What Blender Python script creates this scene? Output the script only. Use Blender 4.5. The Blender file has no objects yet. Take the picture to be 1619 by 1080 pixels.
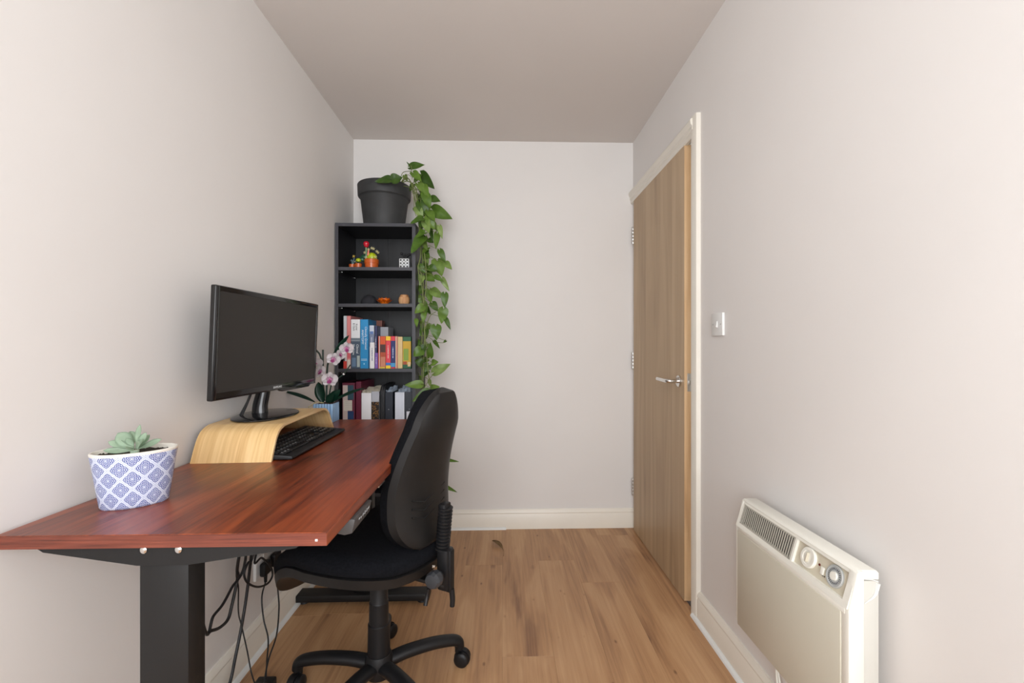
import bpy, bmesh, math, random
from math import sin, cos, pi, radians as R, tan
from mathutils import Vector as V, Matrix as M
random.seed(7)
SC = bpy.context.scene
COL = SC.collection

# ------------------------------------------------------------------ camera
CH = 1.14; FPX = 700.0; YAW = .028
cam_d = bpy.data.cameras.new('camera'); cam = bpy.data.objects.new('camera', cam_d); COL.objects.link(cam)
cam.location = (0, 0, CH); cam.rotation_euler = (pi/2, 0, -YAW)
cam_d.sensor_width = 36; cam_d.lens = 36*FPX/1619
cam_d.shift_x = -.00253; cam_d.shift_y = .00371; cam_d.clip_start = .02
SC.camera = cam
# ------------------------------------------------------------------ world, daylight, exposure
w = bpy.data.worlds.new('world'); SC.world = w; w.use_nodes = True
bg = w.node_tree.nodes['Background']; bg.inputs[0].default_value = (.86, .93, 1, 1); bg.inputs[1].default_value = 1.5
def area(name, loc, rot, sx, sy, power, col):
    l = bpy.data.lights.new(name, 'AREA'); l.shape = 'RECTANGLE'; l.size = sx; l.size_y = sy; l.energy = power; l.color = col
    o = bpy.data.objects.new(name, l); COL.objects.link(o); o.location = loc; o.rotation_euler = rot; return o
area('window_daylight', (-.05, -1.12, 1.45), (R(96), 0, 0), 1.5, 1.6, 36, (.96, .98, 1))
SC.view_settings.view_transform = 'Standard'; SC.view_settings.look = 'None'
SC.view_settings.gamma = 1; SC.view_settings.use_curve_mapping = False
SC.view_settings.exposure = 0.63

XL, XR, YB, YF, H = -.917, .822, 2.759, -1.0, 2.411     # room
def at(px, py, X=None, Y=None, Z=None):                    # a photo measurement turned into metres on a known plane
    a = (px-813.6)/FPX
    d = V((a*cos(YAW)+sin(YAW), cos(YAW)-a*sin(YAW), (546-py)/FPX))
    t = X/d.x if X is not None else Y/d.y if Y is not None else (Z-CH)/d.z
    p = d*t; p.z += CH; return p

# ------------------------------------------------------------------ object helpers
WM = {}
def wmat(o): return WM.get(o.name, M.Identity(4)) if o else M.Identity(4)
def props(o, label=None, cat=None, group=None, kind=None):
    if label: o['label'] = label
    if cat: o['category'] = cat
    if group: o['group'] = group
    if kind: o['kind'] = kind
    return o
def thing(name, label, cat, loc=(0,0,0), rz=0, group=None, kind=None):
    o = bpy.data.objects.new(name, None); COL.objects.link(o); o.empty_display_size = .05
    o.location = loc; o.rotation_euler = (0, 0, rz)
    WM[o.name] = M.Translation(loc) @ M.Rotation(rz, 4, 'Z')
    return props(o, label, cat, group, kind)
def fin(name, bm, mat, parent=None, smooth=True, label=None, cat=None, group=None, kind=None, world=True, ang=35):
    """bm is in world coordinates (world=True) or in the parent's own"""
    me = bpy.data.meshes.new(name)
    if bm.faces: bmesh.ops.recalc_face_normals(bm, faces=bm.faces[:])
    if parent and world: bm.transform(wmat(parent).inverted())
    off = V((0,0,0))
    if parent is None or True:
        xs = [v.co for v in bm.verts]
        off = V([ (min(c[i] for c in xs)+max(c[i] for c in xs))/2 for i in (0,1,2)])
        bm.transform(M.Translation(-off))
    bm.to_mesh(me); bm.free()
    if isinstance(mat, (list, tuple)):
        for m in mat: me.materials.append(m)
    else: me.materials.append(mat)
    if smooth:
        for p in me.polygons: p.use_smooth = True
        me.set_sharp_from_angle(angle=R(ang))
    o = bpy.data.objects.new(name, me); COL.objects.link(o); o.location = off
    if parent: o.parent = parent
    WM[o.name] = wmat(parent) @ M.Translation(off)
    return props(o, label, cat, group, kind)
def copy_tree(o, parent=None):
    c = o.copy(); COL.objects.link(c)
    if parent: c.parent = parent
    for ch in list(o.children): copy_tree(ch, c)
    return c
def dup(o, loc, name=None):
    c = o.copy(); COL.objects.link(c); c.location = loc
    return c

# ------------------------------------------------------------------ shape helpers
def merge(dst, src):
    me = bpy.data.meshes.new('t'); src.to_mesh(me); src.free(); dst.from_mesh(me); bpy.data.meshes.remove(me)
def box(bm, a, b, bev=0, seg=2, mt=None):
    t = bmesh.new()
    bmesh.ops.create_cube(t, size=1)
    s = [abs(b[i]-a[i]) for i in range(3)]; c = [(a[i]+b[i])/2 for i in range(3)]
    t.transform(M.Translation(c) @ M.Diagonal((*s, 1)))
    if bev: bmesh.ops.bevel(t, geom=t.edges[:], offset=min(bev, min(s)*.45), segments=seg, profile=.5, affect='EDGES')
    if mt is not None: t.transform(mt)
    merge(bm, t)
def frame_of(d):
    d = d.normalized(); u = d.cross(V((0,0,1)))
    if u.length < 1e-4: u = V((1,0,0))
    u.normalize(); return u, d.cross(u).normalized()
def cyl(bm, p0, p1, r0, r1=None, n=24, bev=0):
    p0, p1 = V(p0), V(p1); r1 = r0 if r1 is None else r1
    d = (p1-p0); L = d.length; dn = d/L
    prof = [(0, r0), (L, r1)] if not bev else [(0, r0-bev), (bev*.3, r0-bev*.3), (bev, r0), (L-bev, r1), (L-bev*.3, r1-bev*.3), (L, r1-bev)]
    rev(bm, p0, dn, prof, n)
def rev(bm, p0, dn, prof, n=24, cap=True):
    """revolve (along, radius) pairs about an axis"""
    p0 = V(p0); dn = V(dn).normalized(); u, v = frame_of(dn); rings = []
    for h, r in prof:
        rings.append([bm.verts.new(p0+dn*h+u*(r*cos(2*pi*k/n))+v*(r*sin(2*pi*k/n))) for k in range(n)])
    for a, b in zip(rings, rings[1:]):
        for k in range(n): bm.faces.new((a[k], a[(k+1)%n], b[(k+1)%n], b[k]))
    if cap:
        if prof[0][1] > 1e-6: bm.faces.new(rings[0][::-1])
        if prof[-1][1] > 1e-6: bm.faces.new(rings[-1])
def smoothpath(pts, sub=6):
    pts = [V(p) for p in pts]
    if len(pts) < 3: return pts
    P = [pts[0]*2-pts[1]]+pts+[pts[-1]*2-pts[-2]]; out = []
    for i in range(1, len(P)-2):
        for k in range(sub):
            t = k/sub; a, b, c, d = P[i-1:i+3]
            out.append(.5*((2*b)+(c-a)*t+(2*a-5*b+4*c-d)*t*t+(3*b-a-3*c+d)*t**3))
    out.append(pts[-1]); return out
def tube(bm, pts, r, n=8, sub=6, smooth=True, flat=None):
    P = smoothpath(pts, sub) if smooth else [V(p) for p in pts]
    rings = []; u = None
    for i, p in enumerate(P):
        d = (P[min(i+1, len(P)-1)]-P[max(i-1, 0)]).normalized()
        if u is None: u, v = frame_of(d)
        u = (u-d*u.dot(d)).normalized(); v = d.cross(u)
        rr = r(i/(len(P)-1)) if callable(r) else r
        ra, rb = (rr, rr) if not isinstance(rr, tuple) else rr
        rings.append([bm.verts.new(p+u*(ra*cos(2*pi*k/n))+v*(rb*sin(2*pi*k/n))) for k in range(n)])
    for a, b in zip(rings, rings[1:]):
        for k in range(n): bm.faces.new((a[k], a[(k+1)%n], b[(k+1)%n], b[k]))
    bm.faces.new(rings[0][::-1]); bm.faces.new(rings[-1])
def prism(bm, prof, axis, a0, a1, bev=0):
    """prof: list of 2D points in the plane normal to axis ('X': (y,z)  'Y': (x,z)  'Z': (x,y))"""
    def P(q, a): return {'X': (a, q[0], q[1]), 'Y': (q[0], a, q[1]), 'Z': (q[0], q[1], a)}[axis]
    t = bmesh.new()
    A = [t.verts.new(P(q, a0)) for q in prof]; B = [t.verts.new(P(q, a1)) for q in prof]
    n = len(prof)
    for k in range(n): t.faces.new((A[k], A[(k+1)%n], B[(k+1)%n], B[k]))
    t.faces.new(A[::-1]); t.faces.new(B)
    bmesh.ops.recalc_face_normals(t, faces=t.faces[:])
    if bev: bmesh.ops.bevel(t, geom=t.edges[:], offset=bev, segments=2, profile=.5, affect='EDGES')
    merge(bm, t)
def ball(bm, c, r, sc=(1,1,1), seg=20, rings=12, rot=None):
    t = bmesh.new(); bmesh.ops.create_uvsphere(t, u_segments=seg, v_segments=rings, radius=r)
    t.transform(M.Translation(c) @ (rot or M.Identity(4)) @ M.Diagonal((*sc, 1))); merge(bm, t)
def blade(bm, base, tip, W, nrm, shape='heart', fold=.25, droop=.15, th=0, nl=10, nw=4, roll=0):
    """a leaf or petal: curved, folded along its midrib"""
    base, tip = V(base), V(tip); d = tip-base; L = d.length; d = d/L
    nrm = V(nrm); nrm = (nrm-d*nrm.dot(d))
    if nrm.length < 1e-4: nrm = V((0,-1,0))-d*V((0,-1,0)).dot(d)
    nrm.normalize()
    if roll: nrm = M.Rotation(roll, 3, d) @ nrm
    s = d.cross(nrm).normalized(); rows = []
    for i in range(nl+1):
        t = i/nl
        if shape == 'heart': wv = (sin(pi*min(1, t**.52*.999)))**.8*(1-.12*t) if t > 0 else .25
        elif shape == 'spoon': wv = sin(pi*t**1.35)**.8 if 0 < t < 1 else 0
        elif shape == 'round': wv = (max(0, 1-(2*t-1)**2))**.5
        else: wv = sin(pi*t)**.7 if 0 < t < 1 else 0
        wv = max(wv, .015); row = []
        for j in range(-nw//2, nw//2+1):
            q = j/(nw/2)
            back = -.20*L*abs(q)*(1-t)**3 if shape == 'heart' else 0
            p = base+d*(t*L+back)+s*(q*wv*W/2)+nrm*(-droop*L*(t*t)+droop*L*t*.9+fold*abs(q)*wv*W/2+(.05*W*sin(7*t+q) if shape == 'heart' else 0))
            row.append(bm.verts.new(p))
        rows.append(row)
    F = []
    for a, b in zip(rows, rows[1:]):
        for j in range(len(a)-1): F.append(bm.faces.new((a[j], a[j+1], b[j+1], b[j])))
    if th:
        bmesh.ops.solidify(bm, geom=F, thickness=th)

# ------------------------------------------------------------------ materials
def srgb(r, g, b):
    f = lambda c: c/12.92 if c <= .04045 else ((c+.055)/1.055)**2.4
    return (f(r/255), f(g/255), f(b/255), 1)
def newmat(name):
    m = bpy.data.materials.new(name); m.use_nodes = True
    return m, m.node_tree, m.node_tree.nodes['Principled BSDF']
def nd(nt, t, **kw):
    n = nt.nodes.new(t)
    for k, v in kw.items(): setattr(n, k, v)
    return n
def mat(name, col, rough=.5, metal=0, bump=0, bscale=200, var=0, vscale=6, spec=.5, coat=0, stretch=None, sub=0):
    m, nt, p = newmat(name)
    p.inputs['Base Color'].default_value = col; p.inputs['Roughness'].default_value = rough
    p.inputs['Metallic'].default_value = metal; p.inputs['Specular IOR Level'].default_value = spec
    p.inputs['Coat Weight'].default_value = coat; p.inputs['Coat Roughness'].default_value = .15
    tc = nd(nt, 'ShaderNodeTexCoord'); src = tc.outputs['Object']
    if stretch:
        mp = nd(nt, 'ShaderNodeMapping'); mp.inputs['Scale'].default_value = stretch
        nt.links.new(src, mp.inputs[0]); src = mp.outputs[0]
    nz = nd(nt, 'ShaderNodeTexNoise'); nz.inputs['Scale'].default_value = vscale; nz.inputs['Detail'].default_value = 4
    nt.links.new(src, nz.inputs['Vector'])
    rp = nd(nt, 'ShaderNodeValToRGB'); k = max(var, .02)
    rp.color_ramp.elements[0].color = (*[c*(1-k) for c in col[:3]], 1); rp.color_ramp.elements[0].position = .3
    rp.color_ramp.elements[1].color = (*[min(1, c*(1+k)) for c in col[:3]], 1); rp.color_ramp.elements[1].position = .7
    nt.links.new(nz.outputs[0], rp.inputs[0]); nt.links.new(rp.outputs[0], p.inputs['Base Color'])
    if bump:
        n2 = nd(nt, 'ShaderNodeTexNoise'); n2.inputs['Scale'].default_value = bscale; n2.inputs['Detail'].default_value = 3
        nt.links.new(src, n2.inputs['Vector'])
        b = nd(nt, 'ShaderNodeBump'); b.inputs['Strength'].default_value = bump; b.inputs['Distance'].default_value = .002
        nt.links.new(n2.outputs[0], b.inputs['Height']); nt.links.new(b.outputs[0], p.inputs['Normal'])
    if sub:
        p.inputs['Subsurface Weight'].default_value = sub; p.inputs['Subsurface Radius'].default_value = (.01, .01, .005); p.inputs['Subsurface Scale'].default_value = .2
    return m
def wood(name, stops, axis='Y', scale=1.0, rough=.4, bump=.08, knots=0, figure=.5, fine=.35, coat=0, spec=.5, stretch=9):
    """long-grain wood: stops = [(pos, colour)...] dark to light"""
    m, nt, p = newmat(name); L = nt.links.new
    tc = nd(nt, 'ShaderNodeTexCoord'); oi = nd(nt, 'ShaderNodeObjectInfo')
    add = nd(nt, 'ShaderNodeVectorMath', operation='MULTIPLY_ADD'); 
    cmb = nd(nt, 'ShaderNodeCombineXYZ')
    for i in range(3): L(oi.outputs['Random'], cmb.inputs[i])
    L(cmb.outputs[0], add.inputs[0]); add.inputs[1].default_value = (37, 53, 29); L(tc.outputs['Object'], add.inputs[2])
    mp = nd(nt, 'ShaderNodeMapping'); s = [scale/stretch if c_ in axis else scale for c_ in 'XYZ']; mp.inputs['Scale'].default_value = s
    L(add.outputs[0], mp.inputs[0])
    n1 = nd(nt, 'ShaderNodeTexNoise'); n1.inputs['Scale'].default_value = 7; n1.inputs['Detail'].default_value = 3; n1.inputs['Distortion'].default_value = .9
    L(mp.outputs[0], n1.inputs['Vector'])
    # cathedral figure: rings of a warped field
    wv = nd(nt, 'ShaderNodeMath', operation='MULTIPLY'); L(n1.outputs[0], wv.inputs[0]); wv.inputs[1].default_value = 34
    sn = nd(nt, 'ShaderNodeMath', operation='SINE'); L(wv.outputs[0], sn.inputs[0])
    n2 = nd(nt, 'ShaderNodeTexNoise'); n2.inputs['Scale'].default_value = 60; n2.inputs['Detail'].default_value = 6; n2.inputs['Roughness'].default_value = .65
    mp2 = nd(nt, 'ShaderNodeMapping'); s2 = [scale/22 if c_ in axis else scale*1.6 for c_ in 'XYZ']; mp2.inputs['Scale'].default_value = s2
    L(add.outputs[0], mp2.inputs[0]); L(mp2.outputs[0], n2.inputs['Vector'])
    a = nd(nt, 'ShaderNodeMath', operation='MULTIPLY_ADD'); L(sn.outputs[0], a.inputs[0]); a.inputs[1].default_value = .11*figure; L(n1.outputs[0], a.inputs[2])
    f = nd(nt, 'ShaderNodeMath', operation='SUBTRACT'); L(n2.outputs[0], f.inputs[0]); f.inputs[1].default_value = .5
    b = nd(nt, 'ShaderNodeMath', operation='MULTIPLY_ADD'); L(f.outputs[0], b.inputs[0]); b.inputs[1].default_value = fine; L(a.outputs[0], b.inputs[2])
    rv = nd(nt, 'ShaderNodeMath', operation='MULTIPLY_ADD'); L(oi.outputs['Random'], rv.inputs[0]); rv.inputs[1].default_value = .10; L(b.outputs[0], rv.inputs[2])
    r2 = nd(nt, 'ShaderNodeMath', operation='SUBTRACT'); L(rv.outputs[0], r2.inputs[0]); r2.inputs[1].default_value = .05
    out = r2.outputs[0]
    if knots:
        mp3 = nd(nt, 'ShaderNodeMapping'); s3 = [scale*2.6 if c_ in axis else scale*5.2 for c_ in 'XYZ']; mp3.inputs['Scale'].default_value = s3
        L(add.outputs[0], mp3.inputs[0])
        vo = nd(nt, 'ShaderNodeTexVoronoi'); vo.inputs['Scale'].default_value = 1; L(mp3.outputs[0], vo.inputs['Vector'])
        kr = nd(nt, 'ShaderNodeMapRange'); kr.inputs['From Min'].default_value = .02; kr.inputs['From Max'].default_value = .13
        kr.inputs['To Min'].default_value = knots; kr.inputs['To Max'].default_value = 0; L(vo.outputs['Distance'], kr.inputs[0])
        k2 = nd(nt, 'ShaderNodeMath', operation='SUBTRACT'); L(out, k2.inputs[0]); L(kr.outputs[0], k2.inputs[1]); out = k2.outputs[0]
        vs_ = nd(nt, 'ShaderNodeTexVoronoi'); vs_.inputs['Scale'].default_value = 2.7; L(mp3.outputs[0], vs_.inputs['Vector'])
        sr = nd(nt, 'ShaderNodeMapRange'); sr.inputs['From Min'].default_value = .03; sr.inputs['From Max'].default_value = .10; sr.inputs['To Min'].default_value = knots*.55; sr.inputs['To Max'].default_value = 0; L(vs_.outputs['Distance'], sr.inputs[0])
        k3 = nd(nt, 'ShaderNodeMath', operation='SUBTRACT'); L(out, k3.inputs[0]); L(sr.outputs[0], k3.inputs[1]); out = k3.outputs[0]
    rp = nd(nt, 'ShaderNodeValToRGB'); e = rp.color_ramp.elements
    while len(e) < len(stops): e.new(.5)
    for i, (q, c) in enumerate(stops): e[i].position = q; e[i].color = c
    L(out, rp.inputs[0]); L(rp.outputs[0], p.inputs['Base Color'])
    p.inputs['Roughness'].default_value = rough; p.inputs['Coat Weight'].default_value = coat; p.inputs['Coat Roughness'].default_value = .2
    p.inputs['Specular IOR Level'].default_value = spec
    bp = nd(nt, 'ShaderNodeBump'); bp.inputs['Strength'].default_value = bump; bp.inputs['Distance'].default_value = .001
    L(n2.outputs[0], bp.inputs['Height']); L(bp.outputs[0], p.inputs['Normal'])
    return m

paint = mat('wall_paint', srgb(229, 225.5, 222.5), .75, bump=.06, bscale=130, var=.012, vscale=1.5)
ceil_m = mat('ceiling_paint', srgb(216, 209, 204), .8, bump=.04, bscale=110, var=.012, vscale=1.2)
gloss = mat('trim_gloss_paint', srgb(237, 231, 219), .35, bump=.03, bscale=40, var=.02, vscale=5)
gloss2 = mat('door_frame_paint', srgb(230, 225, 214), .35, bump=.03, bscale=40, var=.02, vscale=5)
bead_m = mat('bead_white', srgb(232, 233, 230), .4, var=.03)
oak = wood('oak_laminate', [(.05, srgb(72, 47, 34)), (.26, srgb(144, 104, 73)), (.48, srgb(180, 137, 97)), (.78, srgb(200, 159, 118))], 'Y', 1.0, .42, .1, knots=.5, figure=.22, fine=.60, stretch=6)
sub_m = mat('underlay_dark', srgb(70, 48, 32), .8)
mahog = wood('mahogany_laminate', [(.22, srgb(56, 22, 12)), (.42, srgb(100, 42, 23)), (.56, srgb(124, 55, 28)), (.78, srgb(150, 70, 35))], 'Y', 1.3, .33, .05, figure=.6, fine=.85, stretch=6, coat=.1)
mahog_e = wood('mahogany_edging', [(.25, srgb(84, 38, 27)), (.5, srgb(118, 58, 42)), (.75, srgb(146, 82, 62))], 'X', 2.2, .4, .05, figure=.1, fine=1.1, stretch=9)
doorw = wood('oak_veneer', [(.25, srgb(156, 130, 100)), (.5, srgb(182, 155, 122)), (.78, srgb(198, 173, 140))], 'Z', 1.0, .45, .05, figure=.18, fine=.22, stretch=12)
doore = wood('oak_lipping', [(.25, srgb(190, 152, 112)), (.5, srgb(212, 176, 134)), (.8, srgb(226, 194, 154))], 'Z', 2.0, .45, .05, figure=.1, fine=.4)
bamboo = wood('bamboo', [(.25, srgb(196, 148, 88)), (.5, srgb(220, 176, 114)), (.75, srgb(234, 196, 138))], 'X', 2.4, .38, .04, figure=.06, fine=.38, stretch=7)
bamboo_e = wood('bamboo_edge', [(.3, srgb(204, 160, 108)), (.7, srgb(238, 208, 160))], 'Y', 4, .5, .04, figure=.05, fine=.5)
steel_b = mat('black_powder_coat', srgb(25, 24, 24), .5, spec=.35, bump=.1, bscale=900, var=.05)
steel_d = mat('black_telescope_steel', srgb(14, 13, 13), .45, var=.05)
chrome = mat('chrome', (.75, .74, .72, 1), .18, metal=1)
satin = mat('satin_metal', (.6, .59, .57, 1), .35, metal=1)
shelfm = wood('black_ash_foil', [(.25, srgb(14, 14, 16)), (.5, srgb(22, 22, 25)), (.8, srgb(36, 36, 40))], 'Z', 1.5, .45, .12, figure=.05, fine=.5, stretch=8)
shelfe = mat('black_edging', srgb(62, 62, 68), .45, var=.08, vscale=12, stretch=(1,1,.2))
plastic_b = mat('black_plastic', srgb(21, 21, 23), .45, spec=.35, bump=.15, bscale=700, var=.05)
shellm = mat('black_shell_plastic', srgb(25, 24, 24), .42, spec=.35, bump=.25, bscale=900, var=.05)
fabric = mat('black_fabric', srgb(19, 20, 24), .95, bump=.6, bscale=1300, var=.3, vscale=160, spec=.1)
gloss_b = mat('gloss_black', srgb(20, 20, 22), .12, var=.03)
matte_b = mat('monitor_bezel_black', srgb(24, 23, 23), .3, var=.04)
screen_m = mat('screen_dark', srgb(44, 41, 39), .42, var=.02, spec=.3)
white_p = mat('white_plastic', srgb(226, 226, 224), .4, var=.02)
white_ink = mat('white_print', srgb(225, 228, 230), .5, var=.02)
cable_m = mat('black_cable', srgb(28, 28, 30), .5, var=.05)

def text(s, size, mtx, m, parent, name='lettering', ext=.0003, align='CENTER', kind=None, sx=1):
    cu = bpy.data.curves.new('t', 'FONT'); cu.body = s; cu.size = size; cu.extrude = ext; cu.align_x = align; cu.align_y = 'CENTER'; cu.resolution_u = 2
    o = bpy.data.objects.new('t', cu); me = bpy.data.meshes.new_from_object(o)
    bm = bmesh.new(); bm.from_mesh(me); bm.transform(M.Diagonal((sx, 1, 1, 1))); bm.transform(mtx)
    bpy.data.objects.remove(o); bpy.data.curves.remove(cu); bpy.data.meshes.remove(me)
    if parent is None: return bm
    return fin(name, bm, m, parent, smooth=False, kind=kind)
def basis(o, x, y):
    """matrix sending local x,y,z to the given right and up directions at o"""
    x = V(x).normalized(); y = V(y).normalized(); z = x.cross(y)
    return M(((x.x, y.x, z.x, o[0]), (x.y, y.y, z.y, o[1]), (x.z, y.z, z.z, o[2]), (0, 0, 0, 1)))

# ================================================================== SETTING
def struct(name, bm, m, smooth=False, parent=None): return fin(name, bm, m, parent, smooth, kind='structure' if not parent else None)
DY0, DY1, DZ = 1.93, 2.70, 2.032         # door opening along the right wall
b = bmesh.new(); box(b, (XL-.1, YF-.1, -.06), (XR+.1, YB+.1, -.009)); floor = struct('floor', b, sub_m)
# laminate planks, each its own board
PW = .19; idx = 0
for k in range(-5, 5):
    x0, x1 = max(XL, k*PW), min(XR, (k+1)*PW)
    if x1-x0 < .01: continue
    off = {-5: .6, -4: 1.9, -3: 1.0, -2: 1.45, -1: 2.30, 0: 2.30, 1: 1.05, 2: 2.117, 3: 1.35, 4: 1.75}[k]
    if k == 0: off = 1.62
    cuts = [YF]+sorted(y for y in [off-1.29*j for j in range(-2, 5)] if YF+.02 < y < YB-.01)+[YB]
    for y0, y1 in zip(cuts, cuts[1:]):
        b = bmesh.new(); box(b, (x0+.0001, y0+.0001, -.009), (x1-.0001, y1-.0001, 0), bev=.00045, seg=1)
        fin('plank', b, oak, floor, smooth=False)
b = bmesh.new(); box(b, (XL-.1, YF-.1, H), (XR+.1, YB+.1, H+.08)); struct('ceiling', b, ceil_m)
b = bmesh.new(); box(b, (XL-.1, YF-.1, 0), (XL, YB+.1, H)); wall_left = struct('wall_left', b, paint)
b = bmesh.new(); box(b, (XL, YB, 0), (XR+.1, YB+.1, H)); struct('wall_back', b, paint)
b = bmesh.new()
box(b, (XR, YF-.1, 0), (XR+.1, DY0-.065, H)); box(b, (XR, DY0-.065, DZ+.05), (XR+.1, YB, H)); box(b, (XR, DY1+.03, 0), (XR+.1, YB, DZ+.05))
struct('wall_right', b, paint)
# wall behind the camera, with the window that lights the room
WX0, WX1, WZ0, WZ1 = -.82, .72, .62, 2.27
b = bmesh.new()
box(b, (XL, YF-.1, 0), (WX0, YF, H)); box(b, (WX1, YF-.1, 0), (XR, YF, H))
box(b, (WX0, YF-.1, 0), (WX1, YF, WZ0)); box(b, (WX0, YF-.1, WZ1), (WX1, YF, H))
struct('wall_front', b, paint)
win = thing('window_1', None, None, ((WX0+WX1)/2, YF-.05, WZ0), kind='structure')
b = bmesh.new()
for (a, c) in (((WX0, 0, WZ0), (WX0+.05, 0, WZ1)), ((WX1-.05, 0, WZ0), (WX1, 0, WZ1)), ((WX0+.05, 0, WZ0), (WX1-.05, 0, WZ0+.05)), ((WX0+.05, 0, WZ1-.05), (WX1-.05, 0, WZ1)), ((-.08, 0, WZ0+.05), (-.02, 0, WZ1-.05))):
    box(b, (a[0], YF-.08, a[2]), (c[0], YF-.03, c[2]), bev=.004)
fin('window_frame', b, white_p, win)
b = bmesh.new(); box(b, (WX0-.03, YF-.03, WZ0-.025), (WX1+.03, YF+.05, WZ0-.001), bev=.004); fin('window_sill', b, gloss, win)

# skirting boards: moulded profile (distance from the wall, height)
SK = [(0, 0), (.016, 0), (.016, .088), (.0135, .092), (.0135, .097), (.0155, .100), (.013, .108), (.008, .116), (.006, .120), (0, .120)]
def skirt(name, axis, a0, a1, f):
    b = bmesh.new(); prism(b, [f(p) for p in SK], axis, a0, a1); return struct(name, b, gloss, smooth=True)
skirt('baseboard_left', 'Y', YF, YB, lambda p: (XL+p[0], p[1]))
skirt('baseboard_right', 'Y', YF, 1.835, lambda p: (XR-p[0], p[1]))
skirt('baseboard_back', 'X', XL+.0165, XR, lambda p: (YB-p[0], p[1]))
skirt('baseboard_front', 'X', XL+.0165, XR-.0165, lambda p: (YF+p[0], p[1]))
Q = [(0, 0), (.014, 0), (.0125, .006), (.009, .0105), (.004, .013), (0, .014)]
b = bmesh.new(); prism(b, [(XR-.0162-q[0], q[1]) for q in Q], 'Y', YF+.02, 1.845); struct('trim_1', b, bead_m, True)
b = bmesh.new(); prism(b, [(XL+.0162+q[0], q[1]) for q in Q], 'Y', YF+.02, YB-.02); struct('trim_2', b, bead_m, True)
b = bmesh.new(); prism(b, [(YB-.0162-q[0]*.7, q[1]) for q in Q], 'X', -.46, .025); struct('trim_3', b, bead_m, True)

# ------------------------------------------------------------------ door
door = thing('door_1', None, None, (XR, DY1, 0), kind='structure')
b = bmesh.new()                                        # lining
box(b, (XR+.014, DY0-.068, 0), (XR+.1, DY0-.004, DZ+.03)); box(b, (XR+.014, DY0-.004, DZ+.004), (XR+.1, DY1, DZ+.03))
box(b, (XR-.001, DY1+.002, 0), (XR+.1, DY1+.032, DZ+.03), bev=.002)
box(b, (XR+.034, DY0-.004, 0), (XR+.05, DY0+.012, DZ+.004), bev=.001)
fin('door_lining', b, gloss2, door)
AR = [(0, 0), (.017, 0), (.019, .003), (.019, .047), (.0165, .052), (0, .0535)]   # (out from wall, away from opening)
b = bmesh.new(); y_in = 1.862
prism(b, [(XR-p[0]*1.05, y_in-p[1]*.93) for p in AR], 'Z', 0, DZ+.074)
fin('architrave', b, gloss2, door, label='upright white door moulding')
b = bmesh.new()
HD = [(0, 0), (.013, .0), (.017, .004), (.017, .022), (.022, .028), (.022, .042), (.027, .048), (.030, .064), (.026, .072), (0, .076)]
prism(b, [(XR-p[0], DZ+p[1]-.006) for p in HD], 'Y', 1.846, YB)
fin('architrave', b, gloss2, door, label='moulded head above the door')
LX = XR-.014                                            # room face of the leaf
lf = thing('leaf', None, None, (0, 0, 0)); lf.name = 'door_leaf'
COL.objects.unlink(lf); bpy.data.objects.remove(lf)
b = bmesh.new(); box(b, (LX+.0005, DY0+.0125, .006), (LX+.0385, DY1-.002, DZ-.002)); 
leaf = fin('door_leaf', b, doore, door, smooth=False)
# veneer sheets of the leaf's face, butted with a hairline
cuts = [DY0+.0125, 2.085, 2.30, 2.475, DY1-.002]
for y0, y1 in zip(cuts, cuts[1:]):
    b = bmesh.new(); box(b, (LX-.0005, y0+.0003, .0065), (LX+.0006, y1-.0003, DZ-.0025)); fin('veneer_panel', b, doorw, leaf, smooth=False)
b = bmesh.new(); box(b, (LX+.013, DY0+.011, .935), (LX+.033, DY0+.0128, 1.015), bev=.0005); fin('lock_plate', b, satin, leaf)
b = bmesh.new(); box(b, (LX+.017, DY0+.004, .965), (LX+.029, DY0+.0125, .985), bev=.002); fin('latch_bolt', b, satin, leaf)
hy, hz = 1.995, .977
b = bmesh.new(); rev(b, (LX-.0003, hy, hz), (-1, 0, 0), [(0, .0265), (.007, .0265), (.009, .0245), (.009, .013)]); fin('handle_rose', b, chrome, leaf)
b = bmesh.new(); tube(b, [(LX-.008, hy, hz), (LX-.035, hy, hz), (LX-.050, hy+.004, hz), (LX-.056, hy+.02, hz), (LX-.058, hy+.06, hz+.001), (LX-.057, hy+.125, hz+.002)], .0095, 14)
fin('handle_lever', b, chrome, leaf)
for z0, z1 in ((1.765, 1.871), (.991, 1.097), (.212, .318)):
    b = bmesh.new()
    for j in range(5):
        a0 = z0+(z1-z0)*j/5; cyl(b, (XR-.016, DY1+.014, a0+.001), (XR-.016, DY1+.014, a0+(z1-z0)/5-.001), .0062, n=14, bev=.0008)
    box(b, (XR-.0145, DY1-.002, z0), (XR-.012, DY1+.014, z1)); box(b, (XR-.012, DY1+.014, z0), (XR-.002, DY1+.017, z1))
    fin('hinge', b, satin, door)

# ------------------------------------------------------------------ light switch
sy, sz = 1.655, 1.219
t = thing('light_switch', 'white square light switch on the right wall beside the door', 'light switch', (XR, sy, sz))
b = bmesh.new(); box(b, (XR-.010, sy-.043, sz-.043), (XR, sy+.043, sz+.043), bev=.0025); fin('switch_plate', b, white_p, t)
b = bmesh.new(); prism(b, [(XR-.010, sz+.013), (XR-.0125, sz+.010), (XR-.016, sz-.011), (XR-.010, sz-.012)], 'Y', sy-.008, sy+.008, bev=.0008); fin('rocker', b, white_p, t)
for q in (-.030, .030):
    b = bmesh.new(); rev(b, (XR-.0102, sy+q, sz), (-1, 0, 0), [(0, .0032), (.0006, .0032), (.0009, .0015)], 12); fin('screw', b, satin, t)

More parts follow.
